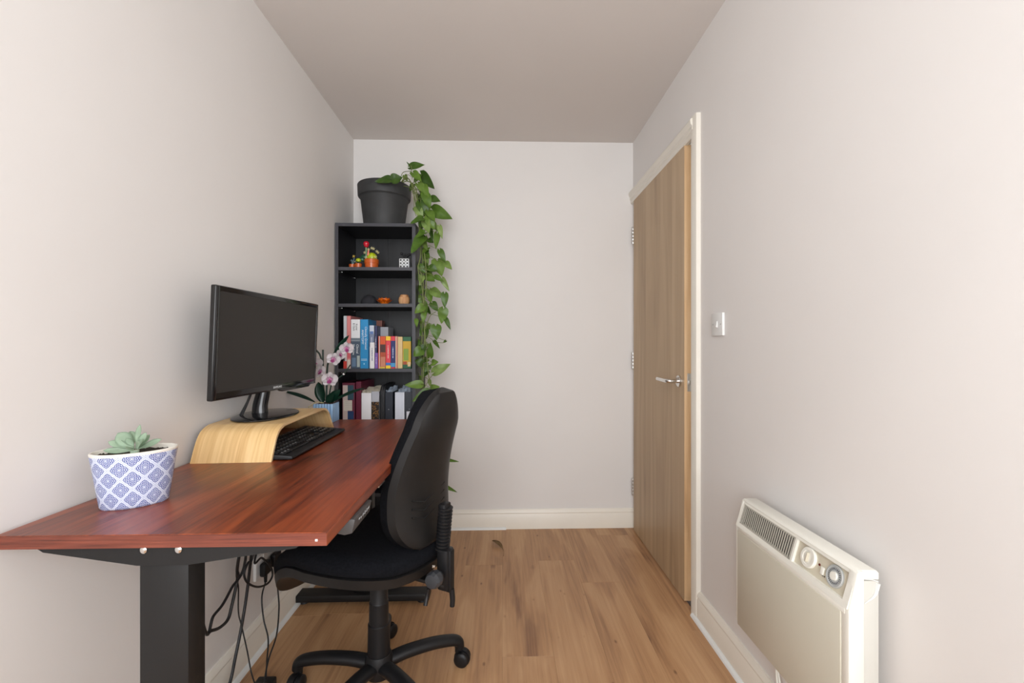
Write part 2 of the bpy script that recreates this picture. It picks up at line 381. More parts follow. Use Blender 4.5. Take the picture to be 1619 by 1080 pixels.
# ================================================================== DESK
DX0, DX1, DYA, DYB, DT, DB = -.905, -.318, .812, 2.052, .800, .776
desk = thing('standing_desk', 'mahogany-topped standing desk with black steel legs along left wall', 'desk', (-.62, 1.43, 0))
b = bmesh.new(); box(b, (DX0, DYA+.001, DB), (DX1-.001, DYB-.001, DT), bev=.0012, seg=1); top = fin('tabletop', b, mahog, desk, smooth=False)
b = bmesh.new(); box(b, (DX0, DYA-.0006, DB+.0008), (DX1, DYA+.0012, DT-.001)); fin('edge_band', b, mahog_e, top, smooth=False)
b = bmesh.new(); box(b, (DX0, DYB-.0012, DB+.0008), (DX1, DYB+.0006, DT-.001)); fin('edge_band', b, mahog_e, top, smooth=False)
b = bmesh.new(); box(b, (DX1-.0012, DYA, DB+.0008), (DX1+.0006, DYB, DT-.001)); fin('edge_band', b, mahog, top, smooth=False, label='long edge band facing the room')
b = bmesh.new(); box(b, (-.3385, DYA-.0012, DB+.009), (-.334, DYA-.0004, DB+.013)); fin('edge_chip', b, white_p, top, smooth=False, label='small pale chip')
CX = -.618
def leg_set(yf, sgn, far):
    # side bracket, column, telescoping tube, foot; yf = face towards the viewer
    b = bmesh.new()
    prism(b, [(CX-.225, DB-.0005), (CX-.21, DB-.010), (CX-.045, DB-.036), (CX+.045, DB-.036), (CX+.24, DB-.008), (CX+.25, DB-.0005)], 'Y', yf, yf+.004)
    box(b, (CX-.20, yf+.004, DB-.006), (CX+.22, yf+.06, DB-.0005))
    fin('side_bracket', b, steel_b, desk, smooth=False)
    for q in (-.031, .031):
        o = bmesh.new(); rev(o, (CX+q, yf, DB-.007), (0, -1, 0), [(0, .0062), (.003, .0062), (.0045, .004), (.0048, .001)], 14)
        fin('bolt', o, chrome, desk, label='bright pan-head screw')
    b = bmesh.new(); box(b, (CX-.044, yf+.0045, .34), (CX+.044, yf+.052, DB-.006), bev=.003); fin('leg_column', b, steel_b, desk)
    b = bmesh.new(); box(b, (CX-.038, yf+.010, .042), (CX+.038, yf+.046, .36), bev=.003); fin('inner_column', b, steel_d, desk)
    fy = yf+.028
    b = bmesh.new(); box(b, (CX-.295, fy-.035, .014), (CX+.295, fy+.035, .044), bev=.004)
    ft = fin('foot', b, steel_b, desk)
    for q in (-.26, .26):
        o = bmesh.new(); cyl(o, (CX+q, fy, 0), (CX+q, fy, .0135), .022, .018, 20); fin('foot_glide', o, plastic_b, ft)
leg_set(.822, 1, False); leg_set(1.965, 1, True)
b = bmesh.new(); box(b, (CX-.07, .885, DB-.036), (CX+.07, .96, DB-.003), bev=.004); fin('motor_housing', b, steel_d, desk)
b = bmesh.new()
for q in (-.055, .035): box(b, (CX+q, .87, DB-.030), (CX+q+.02, 1.97, DB-.008), bev=.001)
fin('frame_rail', b, steel_b, desk, smooth=False)
# handset
b = bmesh.new()
hx = [(-.385, DB-.0005), (-.385, DB-.022), (-.330, DB-.034), (-.314, DB-.030), (-.308, DB-.002), (-.312, DB-.0005)]
prism(b, [(x, z) for x, z in hx], 'Y', .936, 1.056, bev=.0015)
hs = fin('height_controller', b, mat('handset_grey_black', srgb(70, 68, 68), .5, var=.04), desk)
nrm_h = V((.028, 0, .006)); 
for i, s in enumerate(['∧', '∨', '1', '2', '3', '4']):
    y = .968+i*.0135
    text(s if i > 1 else ['^', 'v'][i], .011, basis((-.3095, y, DB-.013), (0, 1, 0), (.2, 0, .98)), white_ink, hs, 'button_mark')
b = bmesh.new(); box(b, (-.36, 1.20, DB-.02), (-.33, 1.26, DB-.0005), bev=.003); fin('cable_clip', b, satin, desk)

# ================================================================== MONITOR RISER
RZ = R(2.6); RC = (-.797, 1.578, DT)
ris = thing('monitor_riser', 'bent bamboo monitor stand on the desk under the screen', 'monitor stand', RC, RZ)
prof = [(-.277, 0), (-.262, .034), (-.247, .062), (-.228, .083), (-.200, .094), (-.165, .0975), (0, .0985), (.120, .0985), (.160, .096), (.190, .087), (.215, .069), (.240, .038), (.262, .012), (.272, 0)]
P = smoothpath([(0, y, z) for y, z in prof], 4); P = [(p.y, p.z) for p in P]
inner = []
for i, p in enumerate(P):
    a = V(P[max(0, i-1)]); c = V(P[min(len(P)-1, i+1)]); d = (c-a).normalized(); n_ = V((d.y, -d.x))
    q = V(p)+n_*.008; inner.append((q.x, max(q.y, 0)))
b = bmesh.new(); hw = .112
vs = {}
for s in (-1, 1):
    for key, arr in (('o', P), ('i', inner)):
        vs[s, key] = [b.verts.new((s*hw, y, z)) for y, z in arr]
n = len(P)
for k in range(n-1):
    b.faces.new((vs[-1, 'o'][k], vs[1, 'o'][k], vs[1, 'o'][k+1], vs[-1, 'o'][k+1])); b.faces.new((vs[-1, 'i'][k], vs[1, 'i'][k], vs[1, 'i'][k+1], vs[-1, 'i'][k+1]))
    for s in (-1, 1): b.faces.new((vs[s, 'o'][k], vs[s, 'i'][k], vs[s, 'i'][k+1], vs[s, 'o'][k+1]))
for k in (0, n-1): b.faces.new((vs[-1, 'o'][k], vs[1, 'o'][k], vs[1, 'i'][k], vs[-1, 'i'][k]))
# grain follows the bend, so it runs across X here
bam = wood('bamboo_sheet', [(.25, srgb(204, 162, 106)), (.5, srgb(226, 190, 134)), (.75, srgb(238, 207, 156))], 'YZ', 1.6, .38, .04, figure=.03, fine=.75, stretch=12)
fin('bent_sheet', b, bam, ris, world=False, ang=50)
b = bmesh.new()
for k in range(n-1):
    pass
e = bmesh.new(); ring_o = [e.verts.new((hw, y, z)) for y, z in P]; ring_i = [e.verts.new((hw, y, z)) for y, z in inner]
ring_o2 = [e.verts.new((hw+.0012, y, z)) for y, z in P]; ring_i2 = [e.verts.new((hw+.0012, y, z)) for y, z in inner]
for k in range(n-1):
    e.faces.new((ring_o2[k], ring_i2[k], ring_i2[k+1], ring_o2[k+1])); e.faces.new((ring_o[k], ring_o2[k], ring_o2[k+1], ring_o[k+1])); e.faces.new((ring_i[k], ring_i2[k], ring_i2[k+1], ring_i[k+1]))
b.free(); fin('front_edge', e, bamboo_e, ris, world=False, label='paler laminated front edge')

# ================================================================== MONITOR
MB_ = (-.808, 1.542, DT+.0987)
mon = thing('computer_monitor', 'black widescreen monitor with its screen off on the bamboo stand', 'monitor', MB_)
b = bmesh.new(); t_ = bmesh.new(); rev(t_, (0, 0, 0), (0, 0, 1), [(0, .97), (.05, 1.0), (.10, .99), (.16, .90), (.19, .6), (.21, .2), (.215, .01)], 56)
t_.transform(M.Translation(MB_) @ M.Rotation(R(4), 4, 'Z') @ M.Diagonal((.094, .142, .05, 1))); merge(b, t_)
fin('stand_base', b, gloss_b, mon)
b = bmesh.new(); z0 = MB_[2]+.008
tube(b, [(-.832, 1.545, z0), (-.832, 1.548, z0+.03), (-.824, 1.552, z0+.075), (-.822, 1.552, z0+.11)], lambda t: (.026-.006*t, .017), 20)
fin('stand_neck', b, gloss_b, mon)
b = bmesh.new(); tube(b, [(-.872, 1.500, z0), (-.85, 1.508, z0+.05), (-.835, 1.512, z0+.10)], .004, 8); tube(b, [(-.862, 1.492, z0), (-.845, 1.50, z0+.05), (-.835, 1.505, z0+.10)], .003, 8)
fin('cable', b, cable_m, mon)
pA = V((-.800, 1.253, 0)); pB = V((-.7665, 1.852, 0)); u = (pB-pA).normalized(); MW, MH = (pB-pA).length, .327
T = basis(((pA.x+pB.x)/2, (pA.y+pB.y)/2, 1.146), u, (.038, 0, 1))     # local x along the screen, y up, z toward room
b = bmesh.new(); t_ = bmesh.new(); box(t_, (-MW/2, -MH/2, -.017), (MW/2, MH/2, 0), bev=.004, seg=3); t_.transform(T); merge(b, t_)
body = fin('bezel', b, matte_b, mon)
b = bmesh.new(); t_ = bmesh.new()
box(t_, (-MW/2+.07, -MH/2+.05, -.042), (MW/2-.07, MH/2-.05, -.0175), bev=.012, seg=3); t_.transform(T); merge(b, t_); fin('rear_cover', b, plastic_b, mon)
b = bmesh.new(); t_ = bmesh.new()                       # raised rim round the picture
for a, c in (((-MW/2+.002, -MH/2+.002), (-MW/2+.014, MH/2-.002)), ((MW/2-.014, -MH/2+.002), (MW/2-.002, MH/2-.002)), ((-MW/2+.014, MH/2-.016), (MW/2-.014, MH/2-.002)), ((-MW/2+.014, -MH/2+.002), (MW/2-.014, -MH/2+.022))):
    box(t_, (*a, -.001), (*c, .0022), bev=.001)
t_.transform(T); merge(b, t_); fin('screen_surround', b, gloss_b, mon)
b = bmesh.new(); t_ = bmesh.new(); box(t_, (-MW/2+.0135, -MH/2+.0215, -.002), (MW/2-.0135, MH/2-.0155, .0008)); t_.transform(T); merge(b, t_)
fin('screen', b, screen_m, mon, smooth=False)
b = bmesh.new(); t_ = bmesh.new(); prism(t_, [(.02, -MH/2+.004), (.26, -MH/2+.004), (.24, -MH/2-.007), (.05, -MH/2-.007)], 'Z', -.010, .0035, bev=.0015); t_.transform(T); merge(b, t_)
fin('lower_lip', b, gloss_b, mon)
text('SAMSUNG', .0105, T @ M.Translation((.02, -MH/2+.0115, .0023)), white_ink, mon, 'maker_mark', sx=1.1)

# ================================================================== KEYBOARD
kb = thing('keyboard', 'black full-size keyboard half under the bamboo stand', 'keyboard', (-.70, 1.54, DT), R(0))
KX0, KX1, KY0, KY1 = -.775, -.622, 1.322, 1.760
def kz(x): return DT+.014+(KX1-x)*.075
b = bmesh.new(); prism(b, [(KX0, DT+.003), (KX0, kz(KX0)), (KX1+.002, kz(KX1)-.001), (KX1+.004, DT+.006), (KX1, DT+.003)], 'Y', KY0, KY1, bev=.0015); fin('keyboard_body', b, plastic_b, kb)
kk = bmesh.new(); kt = bmesh.new()
rows = ['ESC|1234|5678|9012|PSP', '`1234567890-=<|IHU|N/*-', '>QWERTYUIOP[]#|DEP|789+', 'AASDFGHJKL;@##|   |4560', '\\ZXCVBNM,./^^^| ^ |123=', 'CWA      AWMC |<v>|00.=']
pitch = .0188
for ri in range(6):
    x = KX0+.016+ri*.0205+(0.004 if ri else 0)
    y = KY0+.009
    segs = [14, 3, 4]; ch = rows[ri].replace('|', '')
    ci = 0
    for si, nk in enumerate(segs):
        k = 0
        while k < nk:
            wk = 1
            if ri == 5 and si == 0 and k == 3: wk = 6
            if ri == 5 and si == 2 and k == 0: wk = 2
            skip = (si == 1 and (ri == 3 or (ri == 4 and k != 1)))
            ya, yb = y, y+pitch*wk-.0025
            if not skip:
                zt = kz(x)+.0045
                box(kk, (x-.008, ya, kz(x)-.001), (x+.008, yb, zt), bev=.0016, seg=1)
                c = ch[ci] if ci < len(ch) else ' '
                if c.strip() and wk == 1:
                    t_ = text(c, .0085, basis((x-.0015, (ya+yb)/2-.003, zt+.0001), (0, 1, 0), (-1, 0, .075)), None, None, ext=.0001); merge(kt, t_)
            ci += wk; y += pitch*wk; k += wk
        y += .004
fin('keys', kk, plastic_b, kb, kind='stuff', smooth=False); fin('key_legends', kt, white_ink, kb, kind='stuff', smooth=False)
for q in (KY0+.04, KY1-.04):
    for xa in (KX0+.01, KX1-.022):
        b = bmesh.new(); box(b, (xa, q-.012, DT), (xa+.012, q+.012, DT+.0035)); fin('rubber_foot', b, plastic_b, kb)

# ================================================================== SUCCULENT IN OVAL PLANTER
def tile_mat():
    m, nt, p = newmat('blue_white_tile_print'); L = nt.links.new
    uv = nd(nt, 'ShaderNodeUVMap'); sp = nd(nt, 'ShaderNodeSeparateXYZ'); L(uv.outputs[0], sp.inputs[0])
    def mth(op, a, b_=None, c=None):
        n_ = nd(nt, 'ShaderNodeMath', operation=op)
        for i, v in enumerate((a, b_, c)):
            if v is None: continue
            if isinstance(v, (int, float)): n_.inputs[i].default_value = v
            else: L(v, n_.inputs[i])
        return n_.outputs[0]
    a = mth('ADD', sp.outputs[0], sp.outputs[1]); c = mth('SUBTRACT', sp.outputs[0], sp.outputs[1])
    x = mth('ABSOLUTE', mth('SUBTRACT', mth('FRACT', mth('ADD', a, .25)), .5)); y = mth('ABSOLUTE', mth('SUBTRACT', mth('FRACT', mth('ADD', c, .25)), .5))
    mx = mth('MAXIMUM', x, y); mn = mth('MINIMUM', x, y)
    band = mth('GREATER_THAN', mx, .415)                               # white lattice
    hair = mth('LESS_THAN', mth('ABSOLUTE', mth('SUBTRACT', mx, .495)), .006)
    r = mth('SQRT', mth('ADD', mth('MULTIPLY', x, x), mth('MULTIPLY', y, y)))
    ang = mth('ARCTAN2', y, x)
    pet = mth('MULTIPLY', mth('COSINE', mth('MULTIPLY', ang, 8)), .045)
    rr = mth('ADD', r, pet)
    f1 = mth('SINE', mth('MULTIPLY', rr, 52))
    f2 = mth('MULTIPLY', mth('SINE', mth('MULTIPLY', x, 44)), mth('SINE', mth('MULTIPLY', y, 44)))
    g = mth('GREATER_THAN', mth('ADD', f1, mth('MULTIPLY', f2, .9)), -.12)
    core = mth('LESS_THAN', r, .055); g = mth('MULTIPLY', g, mth('SUBTRACT', 1, core))
    g = mth('MULTIPLY', g, mth('SUBTRACT', 1, band)); g = mth('MAXIMUM', g, mth('MULTIPLY', hair, .45))
    nz = nd(nt, 'ShaderNodeTexNoise'); nz.inputs['Scale'].default_value = 70; tc = nd(nt, 'ShaderNodeTexCoord'); L(tc.outputs['Object'], nz.inputs['Vector'])
    g = mth('MULTIPLY', g, mth('ADD', mth('MULTIPLY', nz.outputs[0], .3), .82))
    mixn = nd(nt, 'ShaderNodeMix', data_type='RGBA'); L(g, mixn.inputs[0]); mixn.inputs[6].default_value = srgb(206, 212, 228); mixn.inputs[7].default_value = srgb(30, 54, 136)
    L(mixn.outputs[2], p.inputs['Base Color']); p.inputs['Roughness'].default_value = .35
    return m
tile = tile_mat(); ceram = mat('cream_glaze', srgb(228, 222, 212), .35, var=.03); soil = mat('potting_soil', srgb(52, 42, 34), .95, bump=1, bscale=150, var=.4, vscale=90)
PC = V((-.790, .976, DT)); PA = R(33); PH = .117
sp_ = thing('succulent_planter', 'pale green succulent in blue and white oval pot at the desk front', 'potted plant', PC, PA)
N = 64
def oval(b, a, c, z): return [b.verts.new((.93*a*cos(2*pi*k/N), .95*c*sin(2*pi*k/N), z)) for k in range(N)]
b = bmesh.new(); uvl = b.loops.layers.uv.new('UVMap'); lv = [(0.0, .060, .040), (.004, .0625, .0425), (.03, .0665, .0455), (.06, .071, .049), (.09, .0755, .052), (PH-.006, .079, .0545)]
rings = [oval(b, a, c, z) for z, a, c in lv]
arc = [0]
for k in range(N):
    p0 = V((.071*cos(2*pi*k/N), .049*sin(2*pi*k/N))); p1 = V((.071*cos(2*pi*(k+1)/N), .049*sin(2*pi*(k+1)/N))); arc.append(arc[-1]+(p1-p0).length)
us = 9/arc[-1]*1.0; 
for i in range(len(lv)-1):
    for k in range(N):
        f = b.faces.new((rings[i][k], rings[i][(k+1)%N], rings[i+1][(k+1)%N], rings[i+1][k]))
        for lp, (kk_, ii) in zip(f.loops, ((k, i), (k+1, i), (k+1, i+1), (k, i+1))): lp[uvl].uv = (arc[kk_]*us, lv[ii][0]*us)
b.faces.new(rings[0][::-1])
ppot = fin('pot', b, tile, sp_, world=False, ang=60)
b = bmesh.new(); rings = [oval(b, .079-d, .0545-d, z) for d, z in ((0, PH-.006), (-.0008, PH-.002), (.001, PH), (.004, PH), (.006, PH-.003), (.008, PH-.022))]
for a, c in zip(rings, rings[1:]):
    for k in range(N): b.faces.new((a[k], a[(k+1)%N], c[(k+1)%N], c[k]))
fin('pot_rim', b, ceram, sp_, world=False)
b = bmesh.new(); b.faces.new(oval(b, .0735, .0485, PH-.009)); bmesh.ops.triangulate(b, faces=b.faces[:]); bmesh.ops.subdivide_edges(b, edges=b.edges[:], cuts=2)
for v in b.verts: v.co.z += random.uniform(-.001, .003)
fin('soil', b, soil, sp_, world=False)
succ = mat('succulent_green', srgb(184, 206, 180), .5, var=.14, vscale=30)
def px3(px, py, Y): return at(px, py, Y=Y)
ctr = at(213, 712, Y=.976)
for (x0, y0, x1, y1, wd, dy, sh) in ((212, 708, 186, 685, .030, .01, 1), (209, 706, 206, 682, .028, .02, 1), (215, 702, 222, 671, .013, .015, 1), (218, 706, 232, 684, .017, .01, 1), (222, 706, 237, 687, .015, .02, 1),
        (212, 711, 171, 703, .018, 0, 1), (210, 717, 163, 717, .015, -.022, 1), (219, 714, 256, 699, .017, .02, 1), (218, 712, 250, 703, .014, .035, 1), (214, 711, 222, 705, .016, -.03, 2), (213, 712, 199, 712, .016, -.03, 1), (214, 709, 226, 694, .012, .0, 1), (212, 708, 200, 697, .016, -.01, 1)):
    b = bmesh.new(); p0 = at(x0, y0, Y=.976+dy*.3); p1 = at(x1, y1, Y=.976+dy); p0 = p0.lerp(ctr, .3)
    if y1 > 695: p1.z += .006; p0.z += .004
    up = V((0, -.75, .6)) if abs(x1-x0) > 25 else V((0, -1, .25))
    blade(b, p0, p1, wd, up, 'spoon', fold=.30, droop=-.10, th=.0035, nl=10, nw=4)
    fin('succulent_leaf', b, succ, sp_, ang=180)
b = bmesh.new(); cyl(b, ctr+V((0, 0, -.03)), ctr+V((0, 0, .0)), .006, .008, 12); fin('stem', b, succ, sp_)

# ================================================================== BOOKCASE
SX0, SX1, SYF, SYB, SZT = -.910, -.475, 2.440, 2.738, 1.808
bc = thing('bookcase', 'tall narrow black open bookcase in the far left corner', 'bookcase', ((SX0+SX1)/2, (SYF+SYB)/2, 0))
PT = .0165
def panel(name, a, c, label=None, edge=True):
    b = bmesh.new(); box(b, (a[0], a[1]+.0012, a[2]), c); o = fin(name, b, shelfm, bc, smooth=False, label=label)
    b = bmesh.new(); box(b, (a[0], a[1], a[2]), (c[0], a[1]+.0013, c[2])); fin('edge_band', b, shelfe, o, smooth=False)
panel('side_panel', (SX0, SYF, 0), (SX0+PT, SYB, SZT)); panel('side_panel', (SX1-PT-.002, SYF, 0), (SX1, SYB, SZT))
panel('top_panel', (SX0+PT, SYF+.0005, SZT-.018), (SX1-PT-.002, SYB, SZT))
SH = [1.568, 1.368, 1.012, .600, .330, .075]
for z in SH: panel('shelf', (SX0+PT, SYF+.002, z-.018), (SX1-PT-.002, SYB-.006, z))
b = bmesh.new(); box(b, (SX0+PT, SYB-.0055, .05), (-.70, SYB-.001, SZT-.018)); fin('back_panel', b, shelfm, bc, smooth=False)
b = bmesh.new(); box(b, (-.699, SYB-.006, .05), (SX1-PT-.002, SYB-.0015, SZT-.018)); fin('back_panel', b, shelfm, bc, smooth=False)
b = bmesh.new(); box(b, (SX0+PT, SYF+.02, 0), (SX1-PT-.002, SYF+.036, .057)); fin('plinth', b, shelfm, bc, smooth=False)
for z in SH[:3]:
    for yy in (SYF+.035, SYB-.05):
        b = bmesh.new(); cyl(b, (SX0+PT, yy, z-.0235), (SX0+PT+.010, yy, z-.0235), .004, n=12, bev=.001); fin('shelf_pin', b, chrome, bc)

# ------------------------------------------------------------------ shelf ornaments
terra = mat('orange_toy_plastic', srgb(196, 92, 38), .22, var=.05); lime = mat('lime_plastic', srgb(176, 192, 30), .35, var=.15, vscale=60)
dgreen = mat('dark_green_plastic', srgb(18, 74, 50), .35, var=.1); redp = mat('red_plastic', srgb(196, 28, 48), .3, var=.1); creamp = mat('cream_plastic', srgb(240, 230, 178), .4, var=.05)
sandg = mat('sage_plastic', srgb(120, 160, 120), .4, var=.05); pinkp = mat('pink_plastic', srgb(228, 130, 110), .4, var=.05); bluegr = mat('blue_grey_plastic', srgb(80, 104, 108), .4, var=.05)
S = SH[0]; yo = 2.500
def sx(px, Y=yo): return at(px, 500, Y=Y).x
def szt(py, Y=yo): return at(600, py, Y=Y).z
mpp = 2.5/700
c = V((sx(587.5), yo, S))
t = thing('toy_cactus', 'largest toy cactus, lime ball with cream blossoms in an orange pot', 'toy plant', c, group='toy cacti on the top shelf')
b = bmesh.new(); rev(b, c, (0, 0, 1), [(0, .031), (.002, .035), (.028, .037), (.029, .0395), (.050, .0395), (.052, .038), (.052, .030), (.046, .028)], 32); fin('pot', b, terra, t)
b = bmesh.new(); ball(b, c+V((.002, 0, .064)), .0285, (1, 1, .95), 12, 8); fin('cactus_body', b, lime, t, ang=10)
for (px, py) in ((577, 401), (579, 409), (596, 399), (588, 394), (583, 396), (594, 408), (598, 401), (591, 395)):
    q = at(px, py-1.5, Y=yo-.026); fl = bmesh.new()
    for k in range(5):
        a = 2*pi*k/5+.3; blade(fl, q, q+V((cos(a)*.0095, -.004, sin(a)*.0095)), .0035, (0, -1, 0), 'oval', th=.0012, nl=4, nw=2)
    fin('blossom', fl, creamp, t)
b = bmesh.new(); tube(b, [c+V((-.026, -.01, .045)), c+V((-.027, -.01, .08)), c+V((-.027, -.01, .124))], .0042, 10); fin('flower_stem', b, sandg, t)
b = bmesh.new(); ball(b, c+V((-.026, -.01, .138)), .0165, (1, 1, .9), 12, 8); rev(b, c+V((-.026, -.01, .117)), (0, 0, 1), [(0, .005), (.006, .012), (.012, .014)], 12); fin('red_flower', b, redp, t, label='round red flower head', ang=10)
b = bmesh.new(); tube(b, [c+V((-.014, -.02, .07)), c+V((-.012, -.02, .09)), c+V((-.012, -.02, .105))], lambda t: .006-.002*t, 10); fin('pink_spike', b, pinkp, t)
c = V((sx(567.8), yo-.012, S))
t = thing('toy_cactus', 'small green toy cactus in orange cup between the two other pots', 'toy plant', c, group='toy cacti on the top shelf')
b = bmesh.new(); rev(b, c, (0, 0, 1), [(0, .014), (.002, .016), (.024, .019), (.026, .019), (.026, .014)], 24); fin('pot', b, terra, t)
b = bmesh.new(); ball(b, c+V((0, 0, .045)), .014, (1, 1, .85), 12, 8); fin('cactus_body', b, lime, t, ang=10)
for k in range(7):
    a = pi*k/6; b = bmesh.new(); blade(b, c+V((0, -.004, .026)), c+V((cos(a)*.028, -.012, .032+.012*sin(a))), .006, (0, -.6, 1), 'oval', th=.001, nl=5, nw=2); fin('leaf', b, creamp if k in (1, 5) else dgreen, t)
for q in ((.012, .034, .054), (.026, .028, .068), (.034, .022, .050)):
    b = bmesh.new(); ball(b, c+V((q[0], .012, q[2])), .013, (1.2, .4, 1), 10, 6); fin('cactus_pad', b, dgreen, t)
c = V((sx(557), yo, S))
t = thing('toy_cactus', 'small orange toy pot with thin blue-grey stems, leftmost of the three', 'toy plant', c, group='toy cacti on the top shelf')
b = bmesh.new(); rev(b, c, (0, 0, 1), [(0, .013), (.002, .0165), (.022, .0185), (.024, .0185), (.024, .013)], 24); fin('pot', b, terra, t)
for q in ((-.004, .052), (.010, .062), (.016, .048), (.004, .046)):
    b = bmesh.new(); tube(b, [c+V((.002, 0, .022)), c+V((q[0]*.6, 0, q[1]*.7)), c+V((q[0], 0, q[1]))], .0028, 8); ball(b, c+V((q[0], 0, q[1]-.006)), .006, seg=8, rings=6); fin('stem', b, bluegr, t)
b = bmesh.new()
for k in range(4): a = pi*k/2+.6; blade(b, c+V((.011, -.004, .068)), c+V((.011+cos(a)*.009, -.008, .068+sin(a)*.009)), .006, (0, -1, 0), 'oval', th=.001, nl=4, nw=2)
fin('yellow_flower', b, mat('yellow_plastic', srgb(226, 196, 90), .4, var=.05), t)
# lattice-print cube with a black plant
c = V((sx(640.5), yo, S)); hwid = .0275
t = thing('cube_planter', 'small white cube pot with black ring print holding a black plant', 'planter', c)
wcube = mat('white_glaze', srgb(214, 216, 216), .4, var=.03); bprint = mat('black_print', srgb(28, 28, 30), .5, var=.03)
b = bmesh.new(); box(b, (c.x-hwid, c.y-hwid, S), (c.x+hwid, c.y+hwid, S+.054), bev=.003); cube = fin('cube_pot', b, wcube, t)
b = bmesh.new()
for i in range(3):
    for j in range(3):
        q = V((c.x-hwid+.0095+i*.018, c.y-hwid-.0002, S+.010+j*.0175)); rev(b, q, (0, -1, 0), [(0, .0048), (.0005, .0048)], 12)
for i in range(2):
    for j in range(3):
        q = V((c.x-hwid+.0185+i*.018, c.y-hwid-.0002, S+.0015+j*.0175)); rev(b, q, (0, -1, 0), [(0, .0032), (.0005, .0032)], 4)
fin('ring_print', b, bprint, cube, kind='stuff')
b = bmesh.new()
for a_, l_ in ((-.020, .036), (.0, .028), (.014, .024), (.024, .03), (.008, .018)):
    tube(b, [c+V((0, 0, .05)), c+V((a_*.5, 0, .05+l_*.6)), c+V((a_, 0, .05+l_))], .003, 8); ball(b, c+V((a_, 0, .05+l_)), .0075, seg=10, rings=6)
fin('black_plant', b, bprint, t)
# second shelf
S = SH[1]; c = V((sx(583), yo+.01, S))
b = bmesh.new(); rev(b, c, (0, 0, 1), [(0, .040), (.003, .045), (.016, .0455), (.030, .041), (.045, .030), (.054, .016), (.057, .004)], 36)
fin('speaker', b, mat('charcoal_fabric', srgb(34, 34, 40), .8, bump=.5, bscale=900), smooth=True, label='black dome on the second shelf of the bookcase', cat='speaker')
c = V((sx(608.5), yo-.01, S)); orange = mat('orange_glaze', srgb(222, 110, 24), .3, var=.12, vscale=50)
t = thing('lotus_bowl', 'orange lotus-shaped candle bowl on the second shelf', 'candle holder', c)
b = bmesh.new(); rev(b, c, (0, 0, 1), [(0, .016), (.004, .018), (.010, .024), (.026, .031), (.030, .031), (.026, .024), (.012, .012), (.011, .001)], 28); fin('bowl', b, orange, t)
for ring in range(2):
    for k in range(9):
        a = 2*pi*(k+.5*ring)/9; r0, r1 = .018, (.047 if ring == 0 else .034)
        b = bmesh.new(); p0 = c+V((cos(a)*r0, sin(a)*r0, .006+ring*.008)); p1 = c+V((cos(a)*r1, sin(a)*r1, .026+ring*.010))
        blade(b, p0, p1, .020, (cos(a)*-.5, sin(a)*-.5, 1), 'oval', fold=.35, droop=-.15, th=.0012, nl=6, nw=2); fin('petal', b, orange, t)
c = V((sx(640), yo-.015, S))
t = thing('wooden_pot', 'small barrel-shaped wooden pot on the second shelf by the plant', 'pot', c)
pine = wood('pale_pine', [(.25, srgb(160, 104, 62)), (.5, srgb(196, 146, 100)), (.75, srgb(216, 176, 132))], 'Z', 4, .6, .1, knots=.4, figure=.2)
b = bmesh.new(); rev(b, c, (0, 0, 1), [(0, .024), (.002, .027), (.018, .0315), (.034, .030), (.040, .0275), (.040, .0215), (.036, .0205)], 28); fin('barrel', b, pine, t)
b = bmesh.new(); rev(b, c+V((0, 0, .0375)), (0, 0, 1), [(0, .022), (.008, .024), (.013, .023), (.016, .019), (.0165, .001)], 28); fin('lid', b, pine, t)

